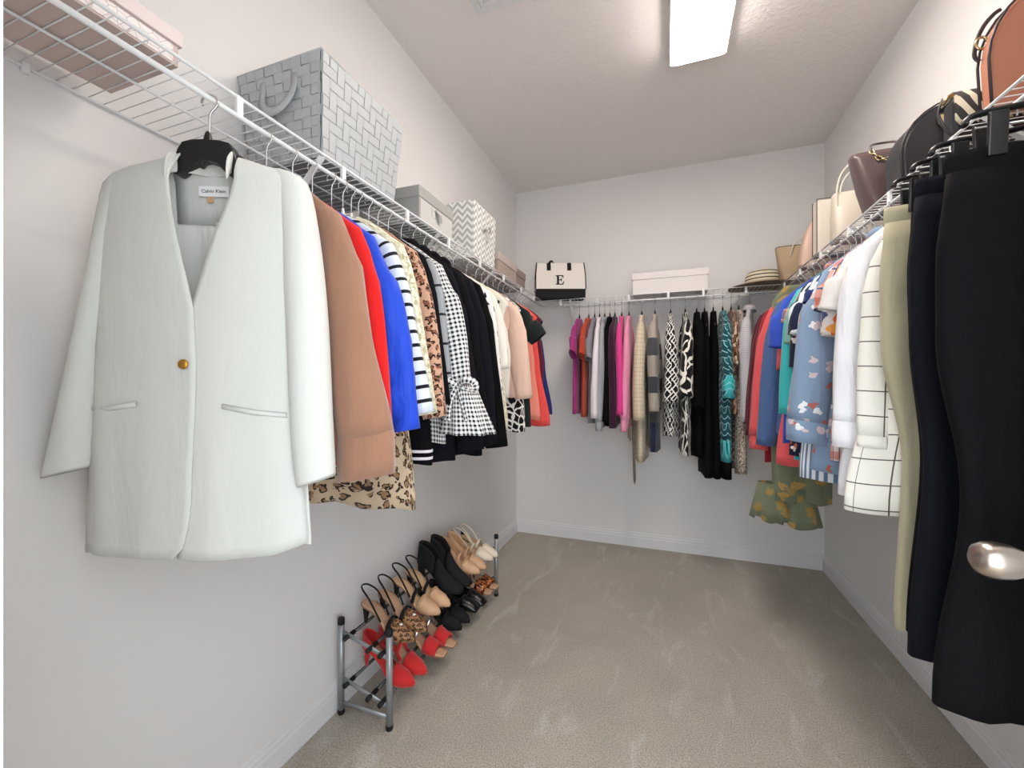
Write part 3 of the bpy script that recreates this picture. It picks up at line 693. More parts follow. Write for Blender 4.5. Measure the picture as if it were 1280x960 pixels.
for xx, yy, zz in ((.16, -.045, 1.2), (.19, -.07, .93)):
    MB().loft([[(xx-.008, yy, -.78), (xx-.008, yy+.015, -.78)], [(xx-.006, yy-.004, -.9), (xx, yy+.014, -.9)], [(xx, yy+.004, -zz+.03), (xx, yy+.020, -zz+.03)], [(xx, yy+.012, -zz), (xx, yy+.013, -zz)]], closed=False).build('belt_end', m_belt, gc, solid=.003)
garment('cardigan', 'long cardigan with grey and charcoal colour blocks', 'cardigan', back(-.066), RB, k_block, hw=.19, L=.98, slv=.74, sw=.05, st=.038, out=.02, th=.03, **BK)
garment('lattice_blouse', 'black blouse with white lattice print and long sleeves', 'blouse', back(.030), RB, k_lat, hw=.19, L=.885, slv=.67, sw=.054, st=.046, flare=.3, out=.03, th=.045, **BK)
garment('print_blouse', 'black blouse with large white floral print', 'blouse', back(.118), RB, k_bwf, hw=.19, L=1.0, slv=.64, sw=.054, st=.040, flare=.3, out=.03, th=.03, **BK)
garment('dress', 'black dress with sleeves beside the large floral blouse', 'dress', back(.186), RB, k_black2, hw=.19, L=1.0, slv=.70, sw=.055, st=.044, out=.02, th=.04, **BK)
garment('dress', 'long sleeveless black dress between two other black dresses', 'dress', back(.232), RB, k_black, hw=.15, L=1.11, hem=.22, th=.034, **BK)
garment('dress', 'long black scoop neck dress next to the teal dress', 'dress', back(.282), RB, k_black2, hw=.15, L=1.12, hem=.2, th=.034, **BK)
gt_ = garment('teal_dress', 'teal scallop print dress with turquoise cuffs and hem', 'dress', back(.336), RB, k_teal, hw=.18, L=.90, slv=.52, sw=.05, st=.036, out=.02, th=.034, cuff=(k_turqp, .125, 1.22), hemband=(k_turqp, .13), **BK)
MB().loft([ring(.2, .033, -1.02), ring(.2, .035, -1.12)]).build('black_underskirt', k_black2, gt_, solid=.001)
garment('satin_blouse', 'brown satin print blouse beside the teal dress', 'blouse', back(.383), RB, k_brown, hw=.18, L=.74, slv=.45, sw=.045, st=.026, out=.0, **BK)
garment('leopard_skirt', 'long fine leopard print dress below the grey striped sweater', 'dress', back(.425), RB, k_leosm, hw=.12, L=1.09, hem=.19, th=.034, **BK)
garment('striped_sweater', 'grey fine striped sweater with long sleeves near the corner', 'sweater', back(.485), RB, k_gstripe, turn=-.22, hw=.19, L=.76, slv=.775, sw=.058, st=.046, flare=.1, out=.03, collar=(k_gstripe, .03), **BK)

# ------------------------------------------------------------------ right rail, from the corner outwards
RK = dict(jit=.03)
garment('burgundy_blouse', 'burgundy blouse with long sleeves nearest the back corner', 'blouse', right(2.56), RR, k_burg, hw=.19, L=.8, slv=.78, sw=.045, out=.02, **RK)
garment('sweater', 'maroon sweater beside the burgundy blouse', 'sweater', right(2.48), RR, k_burg, hw=.19, L=.86, slv=.83, sw=.05, st=.034, out=.03, **RK)
garment('cardigan', 'dark red cardigan beside the coral cardigan', 'cardigan', right(2.4), RR, k_dred, hw=.19, L=.95, slv=.84, sw=.05, st=.034, out=0.025, **RK)
garment('cardigan', 'coral cardigan with ribbed cuffs beside the slate sweater', 'cardigan', right(2.325), RR, k_corals, hw=.19, L=.86, slv=.81, sw=.055, st=.046, out=.035, cuff=(k_corals, .065, .93), **RK)
garment('sweater', 'slate blue sweater with long sleeves beside the coral cardigan', 'sweater', right(2.19), RR, k_slate, hw=.19, L=.8, slv=.84, sw=.05, st=.038, out=.03, **RK)
gdz = garment('floral_dress', 'long olive dress with mustard flowers hanging low', 'dress', right(2.255), RR, k_greenf, hw=.12, L=1.10, hem=.115, th=0.03, xo=.075, amp=.012, hang='clear', **RK)
for x0, zt, n in ((.195, -1.02, 0), (.08, -1.04, 1)):
    fr_ = []
    for q in (0, .33, .66, 1):
        rr = []
        for k in range(30):
            a = 2*PI*k/30; g = (1+.45*q)*(1+.18*q*math.sin(6*a+n))
            rr.append((x0+.055*g*math.cos(a), -.012+.032*g*math.sin(a), zt-.17*q+.012*q*math.sin(3*a)))
        fr_.append(rr)
    MB().loft(fr_).build('flounce', k_greenf, gdz, solid=.0015)
garment('cardigan', 'second coral cardigan hanging lower beside the royal tee', 'cardigan', right(2.13), RR, k_corals, hw=.155, L=.91, slv=.5, sw=.045, out=.0, hem=.2, th=.035, **RK)
garment('tee', 'royal blue short sleeve tee on the right rail', 'tee', right(2.06), RR, k_royal, hw=0.19, L=.81, slv=.41, sw=0.058, st=0.034, out=0.0, **RK)
garment('plaid_shirt', 'orange and blue plaid short sleeve shirt', 'shirt', right(1.99), RR, k_plaido, hw=0.172, L=.72, slv=.32, sw=0.045, st=0.026, out=0, collar=(k_plaido, .03), **RK)
garment('turquoise_blouse', 'turquoise top with long sleeves beside the sea green tee', 'top', right(1.93), RR, k_turq, hw=0.18, L=.86, slv=.68, sw=0.055, st=0.03, flare=.05, out=0, **RK)
garment('tee', 'sea green short sleeve tee in front of the turquoise top', 'tee', right(1.882), RR, k_seagreen, hw=0.18, L=.74, slv=.41, sw=0.05, st=0.026, out=0, **RK)
gn = garment('navy_shirt', 'dark navy floral shirt with pearl buttons', 'shirt', right(1.838), RR, k_navf, hw=0.18, L=.83, slv=.5, sw=.04, out=.0, hem=.22, th=.03, **RK)
for k in range(4):
    MB().lathe([(0, -.002), (.005, -.0015), (.006, 0), (.005, .002)], 10, (.205+.004*k, .026, -.66-.045*k), 'y').build('button', m_wbtn, gn)
garment('tropical_shirt', 'navy and white tropical print short sleeve shirt', 'shirt', right(1.787), RR, k_trop, hw=0.185, L=.82, slv=.385, sw=0.055, st=0.03, out=0, **RK)
garment('striped_shirt', 'blue and white vertical striped shirt with long sleeves', 'shirt', right(1.73), RR, k_vstr, hw=0.18, L=.89, slv=.66, sw=0.05, st=0.03, out=0, hem=.215, th=.04, cuff=(k_vstr, .05, 1.02), **RK)
garment('tee', 'navy short sleeve tee with one white band', 'tee', right(1.672), RR, k_navb, hw=0.178, L=.76, slv=.30, sw=0.05, st=0.032, out=0, **RK)
garment('floral_shirt', 'chambray blue shirt with small flowers and wide cuffs', 'shirt', right(1.605), RR, k_bluef, hw=0.185, L=.84, slv=.68, sw=0.066, st=0.04, flare=.1, out=0.03, hem=.215, th=.04, cuff=(k_bluef, .07, 1.02), collar=(k_bluef, .03), **RK)
garment('striped_blouse', 'white blouse with orange and navy stripes and short sleeves', 'blouse', right(1.535), RR, k_orst, hw=0.18, L=.8, slv=.34, sw=0.05, st=0.03, out=0.0, smat=k_orst, **RK)
garment('orange_blouse', 'orange floral short sleeve blouse between the striped blouse and the white tee', 'blouse', right(1.487), RR, k_orfl, hw=0.175, L=.78, slv=.42, sw=0.05, st=0.03, out=0.0, **RK)
garment('tee', 'off white short sleeve blouse beside the linen shirt', 'tee', right(1.44), RR, k_wht3, hw=0.182, L=.72, slv=.355, sw=0.055, st=0.034, flare=.1, out=0.005, **RK)
garment('linen_shirt', 'white linen shirt with buttoned cuffs beside the check shirt', 'shirt', right(1.378), RR, k_linen, hw=0.18, L=.86, slv=.665, sw=0.05, st=0.034, out=0, cuff=(k_linen, .065, 1.05), hem=.215, th=.035, **RK)
garment('check_shirt', 'white shirt with thin black windowpane check', 'shirt', right(1.312), RR, k_check, hw=0.15, L=.88, slv=.69, sw=0.05, st=0.03, out=0, hem=.225, th=.034, cuff=(k_check, .03, 1.0), **RK)

# ------------------------------------------------------------------ trousers on clip hangers
def trousers(label, y, mat, what, L=1.13, hw=.17, jit=0.0, th=.02, taper=.82, flare=.96, yo=0.0):
    rz = RR+jit
    t = thing('trousers', label, 'trousers', (RX, y, ZR), rz, 'trousers on the right rail')
    zt = -.145; rng = random.Random(int(y*100)); ph = rng.random()*6
    MB().loft([ring(hw, th*.6, zt, cy=yo), ring(hw*1.01, th*.75, zt-.012, cy=yo), ring(hw*1.015, th*.8, zt-.04, cy=yo), ring(hw*1.005, th*.7, zt-.043, cy=yo)], vl=[0, .01, .04, .045]).build('waistband', mat, t, solid=.003)
    for sg in (1, -1):
        lr = []; vl = []
        for k in range(23):
            q = k/22; z = lerp(zt-.038, -L, q)
            wfull = hw*interp([(0, 1.0), (.16, 1.06), (.30, 1.05), (.6, taper*1.1), (1, flare*1.05)], q)
            hx = wfull*.5; cx = sg*(hx+.0015+.01*max(0, q-.3))
            rr = []
            for x, yy, zz in ring(hx, th*interp([(0, .72), (.15, 1.05), (.4, 1.0), (1, .85)], q), z, n=32, e=.6, cx=cx, cy=yo):
                f_ = min(1, q*2)
                rr.append((x, yy+f_*(.006*math.sin(7*x/hw+ph)+.004*math.sin(13*x/hw+sg+q*3))+.006*math.sin(q*5+ph), zz-(.03*(x-cx) if q > .97 else 0)))
            lr.append(rr); vl.append(-z)
        MB().loft(lr, vl=vl).build('leg', mat, t, solid=.002)
    h = thing('clip_hanger', f'black clip hanger with steel hook holding {what}', 'hanger', (RX, y, ZR), rz)
    hook(h, -.075)
    MB().tube(smooth_path([(-.155, yo, -.098), (-.14, yo, -.082), (-.05, yo, -.076), (0, 0, -.070), (.05, yo, -.076), (.14, yo, -.082), (.155, yo, -.098)], 5), .009, 10, flat=.55).build('bar', m_black, h)
    MB().tube([(-.14, yo, -.105), (.14, yo, -.105)], .0022, 8).build('clip_rail', m_steel, h)
    for sg in (1, -1):
        for dy in (-1, 1):
            c = MB().box(-.013, .013, -.004, .004, -.075, 0); c.xf(Matrix.Translation((sg*.12, yo+dy*.0205, -.09)) @ Matrix.Rotation(dy*-.06, 4, 'X'))
            c.build('clip', m_black, h, smooth=False, bevel=.002)
trousers('sage khaki trousers hanging next to the check shirt', 1.235, k_khaki, 'the sage khaki trousers', L=1.13, taper=.7, flare=.8)
trousers('black trousers next to the sage khaki trousers', 1.155, k_black2, 'the black trousers next to the sage pair', L=1.10, hw=.15)
trousers('dark navy black trousers between two black pairs', 1.085, k_navyblk, 'the navy black trousers', L=1.11, hw=.18)
trousers('black trousers beside the open door', .985, k_black, 'the black trousers beside the door', L=1.14, hw=.18, taper=.78, flare=1.0)

# ------------------------------------------------------------------ things on the left shelf
ZT = ZS+.0045
m_gstrap = material('grey_strap', 'b4b8ba', rough=.45, spec=.35, vary=.05); m_gdark = material('basket_lining', '8e9294', rough=.8)
def woven_basket(label, x0, x1, y0, y1, z0, z1, ov):
    t = thing('woven_basket', label, 'basket', ((x0+x1)/2, (y0+y1)/2, z0))
    hx, hy, h = (x1-x0)/2, (y1-y0)/2, z1-z0
    def corner(sx, sy, q): g = ov*(q-1); return Vector((sx*(hx+g), sy*(hy+g), q*h))
    faces = [((1, -1), (1, 1), 13, 10, 2), ((-1, -1), (1, -1), 9, 10, 1), ((1, 1), (-1, 1), 9, 10, 1), ((-1, 1), (-1, -1), 13, 10, 2)]
    rings = [[tuple(corner(sx, sy, q)*.985) for sx, sy in ((1, 1), (-1, 1), (-1, -1), (1, -1))] for q in (0, 1)]
    rr = [[(p[0], p[1], p[2]*1.0+.002) for p in r] for r in rings]
    MB().loft(rr, True, True, False).build('lining', m_gdark, t, smooth=False)
    for (a, b, nc, nr, tw) in faces:
        def P(u, v):
            p, q = corner(*a, v), corner(*b, v); return p.lerp(q, u)
        n = (P(1, 0)-P(0, 0)).cross(P(0, 1)-P(0, 0)).normalized()
        over = (lambda i, j: (i+j) % 4 < 2) if tw == 2 else (lambda i, j: (i+j) % 2 == 0)
        A = .0016
        for j in range(nr):
            rg = []; v0, v1 = (j+.035)/nr, (j+.965)/nr
            for i in range(nc):
                off = A if over(i, j) else -A
                for f in (.12, .88):
                    u = (i+f)/nc; rg.append([tuple(P(u, v0)+n*(off+.002)), tuple(P(u, v1)+n*(off+.002))])
            MB().loft(rg, closed=False).build('strap', m_gstrap, t, smooth=False, solid=.0012)
        for i in range(nc):
            rg = []; u0, u1 = (i+.035)/nc, (i+.965)/nc
            for j in range(nr):
                off = -A if over(i, j) else A
                for f in (.12, .88):
                    v = (j+f)/nr; rg.append([tuple(P(u0, v)+n*(off+.002)), tuple(P(u1, v)+n*(off+.002))])
            MB().loft(rg, closed=False).build('strap', m_gstrap, t, smooth=False, solid=.0012)
    rim = [tuple(corner(sx, sy, 1)+Vector((sx*.001, sy*.001, 0))) for sx, sy in ((1, 1), (-1, 1), (-1, -1), (1, -1))]
    MB().tube(rim, .004, 8, True).build('rim', m_gstrap, t)
    for sy in (-1, 1):
        yh = sy*(hy-.01)
        rg = []
        for k in range(17):
            a = PI+PI*k/16; o_ = -math.sin(a)
            rg.append([(r1*math.cos(a), yh+sy*(.009+.016*o_+e), h*.74+r2*math.sin(a)) for r1, r2, e in ((.046, .058, 0), (.057, .070, .002), (.068, .082, 0))])
        rg = [[(x, y, z+.03) for x, y, z in rg[0]]]+rg+[[(x, y, z+.03) for x, y, z in rg[-1]]]
        MB().loft(rg, closed=False).build('handle', m_gstrap, t, solid=.003)
    return t
woven_basket('large grey woven strap basket on the left shelf', -1.140, -.842, .855, 1.215, ZT, 2.072, .022)
# shallow pink box
m_pink = material('pink_card', 'c9b6b0', rough=.6, vary=.05); m_pinkl = material('pink_lid', 'ddd0cf', rough=.55)
m_sketch = material('sketch_print', None, rough=.6, pat=lambda nt, t, u, v: mixc(nt, lt(nt, node(nt, 'ShaderNodeTexVoronoi', {'Vector': t, 'Scale': 60.0}, feature='DISTANCE_TO_EDGE', voronoi_dimensions='2D').outputs[0], .03), C('e8e2e0'), C('bdb4b2')))
t = thing('shoe_box', 'shallow pale pink cardboard box with printed side', 'box', (-.98, .355, ZT))
MB().box(-.105, .105, -.18, .18, 0, .058).build('box_body', m_pink, t, smooth=False, bevel=.001)
MB().box(-.11, .11, -.185, .185, .040, .066).build('lid', m_pinkl, t, smooth=False, bevel=.001)
MB().box(.1052, .1062, -.17, .17, .004, .036).build('printed_side', m_sketch, t, smooth=False)
# grey fabric box with a lid and pull tab
m_gfab = material('grey_fabric', 'a5a5a2', rough=.9, bump=(300, .4, .001)); m_gfab2 = material('grey_fabric_light', 'c4c3c0', rough=.85, bump=(300, .4, .001))
t = thing('storage_box', 'grey fabric storage box with a pull tab', 'box', (-.985, 1.465, ZT))
MB().box(-.125, .125, -.118, .14, 0, .105).build('box_body', m_gfab, t, smooth=False, bevel=.003)
MB().box(-.128, .128, -.122, .143, .094, .138).build('lid', m_gfab, t, smooth=False, bevel=.004)
MB().box(.1255, .1275, -.112, .134, .006, .090).build('front_panel', m_gfab2, t, smooth=False, bevel=.001)
MB().box(.1275, .1285, -.035, .05, .050, .088).build('label_holder', m_gfab2, t, smooth=False)
MB().loft([[(.129, -.012, .082), (.129, .014, .082)], [(.142, -.006, .064), (.142, .018, .062)], [(.135, .012, .040), (.135, .030, .042)]], closed=False).build('pull_tab', m_gfab, t, solid=.003, smooth=False)
# chevron cube
m_chev = material('chevron_fabric', None, rough=.9, pat=p_chevron('ebebe8', 'b3b3b0', .052, .055))
t = thing('fabric_bin', 'grey and white chevron fabric cube', 'bin', (-.99, 1.945, ZT))
cb = [[(sx*a, sy*a, z) for sx, sy in ((1, 1), (-1, 1), (-1, -1), (1, -1))] for a, z in ((.128, 0), (.134, .272))]
def cubeface(a, b):
    ru = []
    for z, q in ((0, .128), (.272, .134)):
        ru.append([(a[0]*q, a[1]*q, z), (b[0]*q, b[1]*q, z)])
    return ru
mb = MB()
for a, b in (((1, -1), (1, 1)), ((1, 1), (-1, 1)), ((-1, 1), (-1, -1)), ((-1, -1), (1, -1))): mb.loft(cubeface(a, b), closed=False)
mb.build('side_walls', m_chev, t, smooth=False, solid=.004)
MB().box(-.124, .124, -.124, .124, .001, .006).build('base', m_chev, t, smooth=False)
MB().box(-.131, .131, -.131, .131, .255, .262).build('top_fold', m_gfab2, t, smooth=False)
MB().tube(smooth_path([(.134, -.035, .16), (.150, -.03, .175), (.154, 0, .185), (.150, .03, .175), (.134, .035, .16)], 5), .007, 8, flat=.5).build('handle', m_gfab2, t)
MB().tube(smooth_path([(.136, -.006, .16), (.150, .004, .135), (.142, .012, .11)], 5), .006, 6, flat=.5).build('ribbon', m_gfab2, t)
# two taupe lidded boxes
m_taupe = material('taupe_card', 'a8988f', rough=.6); m_taupe2 = material('dark_taupe_card', '8d7f79', rough=.6); m_taupl = material('taupe_lid', 'bdb1ab', rough=.6)
for lab, mm, ml, y0, y1, x0, x1, h in (('pale taupe lidded box behind the chevron cube', m_taupe, m_taupl, 2.13, 2.43, -1.11, -.862, .122), ('small dark taupe lidded box next to the pale taupe box', m_taupe2, m_taupe2, 2.455, 2.62, -1.09, -.868, .115)):
    t = thing('lidded_box', lab, 'box', ((x0+x1)/2, (y0+y1)/2, ZT)); a, b = (x1-x0)/2, (y1-y0)/2
    MB().box(-a, a, -b, b, 0, h-.008).build('box_body', mm, t, smooth=False, bevel=.001)
    MB().box(-a-.004, a+.004, -b-.004, b+.004, h-.042, h).build('lid', ml, t, smooth=False, bevel=.0015)

# ------------------------------------------------------------------ back shelf
m_canvas = material('cream_canvas', 'e6e1d8', rough=.9, bump=(350, .4, .001)); m_bcanvas = material('black_canvas', '17161a', rough=.9, bump=(350, .4, .001))
t = thing('tote_bag', 'cream canvas tote with black base and letter E', 'bag', (-.71, 2.935, ZT), math.radians(20))
def tote_ring(z, hx, hy): return [(hx, -hy, z), (hx, hy, z), (-hx, hy, z), (-hx, -hy, z)]
MB().loft([tote_ring(0, .172, .062), tote_ring(.062, .174, .06)], True, True).build('base', m_bcanvas, t, smooth=False)
MB().loft([tote_ring(.062, .175, .061), tote_ring(.16, .174, .045), tote_ring(.252, .166, .022)], True).build('body', m_canvas, t, smooth=False, solid=.002)
for sx in (-1, 1):
    for sy in (-1, 1):
        MB().tube([(sx*.175, sy*.061, .062), (sx*.175, sy*.045, .16), (sx*.167, sy*.022, .256)], .0042, 6).build('edge_binding', m_bcanvas, t)
for sy in (-1, 1):
    for sx in (-1, 1):
        b = MB().box(-.014, .014, -.001, .001, -.045, .012); b.xf(Matrix.Translation((sx*.072-.01, sy*.030, .24)) @ Matrix.Rotation(sy*.24, 4, 'X')); b.build('handle_patch', m_bcanvas, t, smooth=False)
MB().tube(smooth_path([(-.082, -.027, .245), (-.07, -.022, .262), (-.055, -.01, .268), (-.045, .008, .262), (-.035, .018, .25)], 5), .008, 8, flat=.4).build('handle', m_bcanvas, t)
MB().tube(smooth_path([(.062, -.027, .245), (.066, -.02, .253), (.07, 0, .257), (.066, .018, .25)], 5), .006, 8, flat=.4).build('handle', m_bcanvas, t)
Ep = [(-.030, 0), (.026, 0), (.031, .026), (.026, .026), (.018, .006), (-.006, .006), (-.006, .034), (.006, .034), (.010, .024), (.014, .024), (.014, .050), (.010, .050), (.006, .040), (-.006, .040), (-.006, .066), (.016, .066), (.024, .052), (.029, .052), (.025, .072), (-.030, .072), (-.030, .067), (-.021, .064), (-.021, .008), (-.030, .005)]
e = MB().poly(Ep, 'y', -.0008, .0008); e.xf(Matrix.Translation((-.006, -.0600, .092)) @ Matrix.Rotation(-.162, 4, 'X') @ Matrix.Scale(.95, 4)); e.build('letter_e', m_bcanvas, t, smooth=False)
m_wcard = material('white_card', 'e3dedc', rough=.55)
t = thing('lidded_box', 'long white lidded box on the back shelf', 'box', (.022, 3.03, ZT))
MB().box(-.232, .232, -.075, .105, 0, .128).build('box_body', m_wcard, t, smooth=False, bevel=.001)
MB().box(-.237, .237, -.080, .110, .098, .142).build('lid', m_wcard, t, smooth=False, bevel=.0015)
# sun hat
def radial(nt, t, per, duty, c1, c2, z=True):
    t2, o = objc(nt); return mixc(nt, lt(nt, frac(nt, o[2], per), duty), C(c1), C(c2))
m_hat = material('striped_straw', None, rough=.8, pat=lambda nt, t, u, v: radial(nt, t, .0225, .30, 'ddd3b8', '2b2523'), bump=None)
m_brim = material('straw_brim', '94806c', rough=.85, vary=.15, bump=(160, .6, .003))
t = thing('sun_hat', 'wide brimmed straw hat with black striped crown', 'hat', (.575, 3.03, ZT), 0)
MB().lathe([(.100, .026), (.102, .040), (.100, .06), (.094, .085), (.080, .102), (.05, .112), (.02, .115), (.001, .1155)], 40).build('crown', m_hat, t)
pr_ = [(.100, .030), (.12, .024), (.15, .017), (.18, .010), (.195, .006), (.196, .004), (.18, .006), (.15, .012), (.10, .024)]
MB().lathe(pr_, 48).build('brim', m_brim, t)

# ------------------------------------------------------------------ handbags on the right shelf (front faces look down the closet)
def superring(hx, hy, z, e=.35, n=36, cx=0, cy=0):
    return ring(hx, hy, z, n, e, cx, cy)
def leather(name, h, rough=.42, bump=(140, .18, .001)): return material(name, h, rough=rough, spec=.45, bump=bump, vary=.05)
m_terra = leather('terracotta_leather', 'b9795f'); m_bagblk = leather('black_leather', '2b2c30', .35); m_bagbrn = leather('dark_brown_leather', '5c4b4b', .33)
m_ivoryl = leather('ivory_leather', 'd9cfc0'); m_creaml = leather('cream_leather', 'ded6c8'); m_pinkle = leather('blush_leather', 'd3b3a2'); m_piping = leather('dark_piping', '33292a')
m_straw = material('woven_straw', 'b8a283', rough=.85, vary=.12, bump=(130, .9, .004)); m_chain = material('gold_chain', 'c9b48a', rough=.25, metal=1)
m_zebra = material('zebra_hide', None, rough=.7, pat=p_zebra('2b2726', 'd6cdb4', 11, .55))
def bag_root(label, x, y, rz=0.0): return thing('handbag', label, 'handbag', (x, y, ZT), rz)
def dome(hx, hz, n=14, flat=.5):
    """front outline of a dome shaped bag, (x,z)"""
    p = [(-hx*.96, 0), (-hx, hz*flat)]
    for k in range(1, n):
        a = PI-PI*k/n; p.append((hx*math.cos(a), hz*flat+hz*(1-flat)*math.sin(a)))
    return p+[(hx, hz*flat), (hx*.96, 0)]
# terracotta bag
t = bag_root('terracotta leather dome handbag beside the zebra bag', .824, 1.243)
MB().poly(dome(.148, .285, flat=.42), 'y', 0, .034).build('body', m_terra, t, smooth=True, sharp=40, bevel=.008)
MB().tube([(x, -.001, z) for x, z in dome(.149, .287, flat=.42)], .0028, 8).build('piping', m_piping, t)
MB().tube([(x, .035, z) for x, z in dome(.149, .287, flat=.42)], .0028, 8).build('piping', m_piping, t)
MB().tube([(-.146+.010*math.cos(a), .028, .175+.014*math.sin(a)) for a in [2*PI*k/14 for k in range(14)]], .0028, 6, True).build('ring', m_chain, t)
MB().tube(smooth_path([(-.148, .03, .135), (-.157, .03, .15), (-.152, .032, .185), (-.140, .032, .215), (-.122, .034, .238), (-.11, .034, .246)], 5), .0045, 8, flat=.6).build('strap', m_piping, t)
# zebra flap bag
t = bag_root('small black handbag with cream zebra striped flap', .795, 1.385)
MB().box(-.108, .108, 0, .05, 0, .125).build('body', m_bagblk, t, smooth=False, bevel=.008)
fp = [[(-.112, .055, .118), (.112, .055, .118)], [(-.113, .03, .135), (.113, .03, .135)], [(-.113, 0, .133), (.113, 0, .133)], [(-.112, -.008, .115), (.112, -.008, .115)], [(-.110, -.009, .06), (.110, -.009, .06)], [(-.100, -.008, .046), (.100, -.008, .046)]]
MB().loft(fp, closed=False).build('flap', m_zebra, t, solid=.004)
MB().tube([(-.112, -.006, .128), (-.124, -.002, .122), (-.13, .004, .11)], .005, 8).build('buckle', m_chain, t)
MB().tube(smooth_path([(-.126, .01, .128), (-.134, .012, .09), (-.125, -.004, .04), (-.11, -.01, .012)], 5), .005, 8, flat=.6).build('strap', m_bagblk, t)
# black dome bag
t = bag_root('black leather handbag with rounded top and buckled strap', .826, 1.615)
MB().poly(dome(.15, .245, flat=.40), 'y', 0, .11).build('body', m_bagblk, t, smooth=True, sharp=40, bevel=.01)
MB().tube([(x, 0, z) for x, z in dome(.15, .246, flat=.40)], .0026, 8).build('piping', m_piping, t)
MB().box(-.066, -.030, -.010, -.002, .165, .195).build('buckle', m_chain, t, smooth=False, bevel=.002)
MB().tube(smooth_path([(-.048, -.006, .18), (-.046, -.014, .14), (-.036, -.016, .09), (-.016, -.012, .05)], 5), .007, 8, flat=.5).build('strap', m_bagblk, t)
# dark brown tote with chain
t = bag_root('dark brown leather tote with gold chain handle', .812, 1.825)
def trap(b, tp, h, lean=0.0): return [(-b, 0), (b, 0), (tp, h), (-tp, h)]
MB().loft([superring(b_, d_, z_, .3, cy=.05) for b_, d_, z_ in ((.118, .05, 0), (.122, .052, .01), (.148, .05, .1), (.172, .038, .205), (.176, .030, .225))], True, True, False).build('body', m_bagbrn, t, solid=.003)
def chain(path, mat, parent, r=.007, w_=.0022):
    mb = MB(); P = smooth_path(path, 5)
    L_ = 0; pts = [P[0]]
    for a in P[1:]:
        if (a-pts[-1]).length >= r*1.55: pts.append(a)
    for i in range(len(pts)-1):
        c = (pts[i]+pts[i+1])/2; d = (pts[i+1]-pts[i]).normalized()
        s_ = d.cross(Vector((0, 1, 0))).normalized() if i % 2 == 0 else Vector((0, 1, 0))
        mb.tube([c+d*(r*1.15*math.cos(2*PI*k/10))+s_*(r*.75*math.sin(2*PI*k/10)) for k in range(10)], w_, 6, True)
    o = mb.build('chain', mat, parent); return o
chain([(-.125, .018, .226), (-.118, .008, .20), (-.095, .004, .182), (-.065, .004, .19), (-.045, .012, .228)], m_chain, t, .009, .003)
MB().tube(smooth_path([(-.125, .018, .226), (-.12, .03, .25), (-.08, .05, .262), (-.05, .03, .25), (-.045, .012, .228)], 5), .004, 8).build('handle', m_bagbrn, t)
# ivory tote with tall handles
t = bag_root('ivory leather tote with tall thin handles', .813, 2.105)
MB().loft([superring(b_, d_, z_, .3, cy=.05) for b_, d_, z_ in ((.138, .055, 0), (.142, .057, .01), (.143, .05, .1), (.142, .034, .185), (.142, .028, .2))], True, True, False).build('body', m_ivoryl, t, solid=.003)
MB().loft([superring(.143, .058, .0, .3, cy=.05), superring(.144, .058, .012, .3, cy=.05)]).build('base_trim', m_piping, t)
for yy, cx in ((.018, -.075), (.082, -.045)):
    MB().tube(smooth_path([(cx-.06, yy, .14), (cx-.064, yy, .2), (cx-.05, yy, .27), (cx-.01, yy, .315), (cx+.05, yy, .325), (cx+.09, yy, .29), (cx+.105, yy, .2), (cx+.105, yy, .14)], 5), .006, 8, flat=.6).build('handle', m_ivoryl, t)
# cream boxy bag
t = bag_root('flat cream handbag with dark piped edges', .80, 2.355)
MB().box(-.13, .13, 0, .06, 0, .265).build('body', m_creaml, t, smooth=False, bevel=.006)
for yy in (-.001, .061):
    MB().tube([(-.131, yy, .002), (-.131, yy, .266), (.131, yy, .266), (.131, yy, .002)], .0024, 6, True).build('piping', m_piping, t)
MB().box(-.132, .132, -.003, .063, 0, .014).build('base_trim', m_piping, t, smooth=False)
# blush bag
t = bag_root('blush pink leather bag with pointed side', .785, 2.545)
MB().loft([superring(b_, d_, z_, .4, cy=.045, cx=c_) for b_, d_, z_, c_ in ((.128, .045, 0, 0), (.13, .046, .02, 0), (.122, .04, .12, .004), (.108, .026, .2, .012), (.09, .010, .24, .016))], True, True, True).build('body', m_pinkle, t)
MB().tube(smooth_path([(-.07, .045, .235), (-.05, .045, .29), (.04, .045, .29), (.08, .045, .235)], 5), .005, 8).build('handle', m_pinkle, t)
# straw tote
t = bag_root('natural straw tote with cream handles beside the sun hat', .775, 2.84)
MB().loft([superring(b_, d_, z_, .35, cy=.045) for b_, d_, z_ in ((.125, .045, 0), (.13, .048, .01), (.146, .046, .1), (.158, .036, .185), (.16, .033, .2))], True, True, False).build('body', m_straw, t, solid=.004)
MB().tube([(x, y, .2) for x, y, z in superring(.16, .033, 0, .35, cy=.045)], .003, 6, True).build('rim', m_piping, t)
MB().tube(smooth_path([(-.10, .002, .13), (-.09, -.004, .17), (-.075, -.008, .215), (-.03, -.01, .222), (-.012, -.006, .17), (-.022, .0, .12)], 5), .0055, 8, flat=.6).build('handle', m_ivoryl, t)
MB().tube(smooth_path([(.0, .085, .15), (.01, .088, .24), (.07, .088, .24), (.08, .085, .15)], 5), .0055, 8, flat=.6).build('handle', m_ivoryl, t)

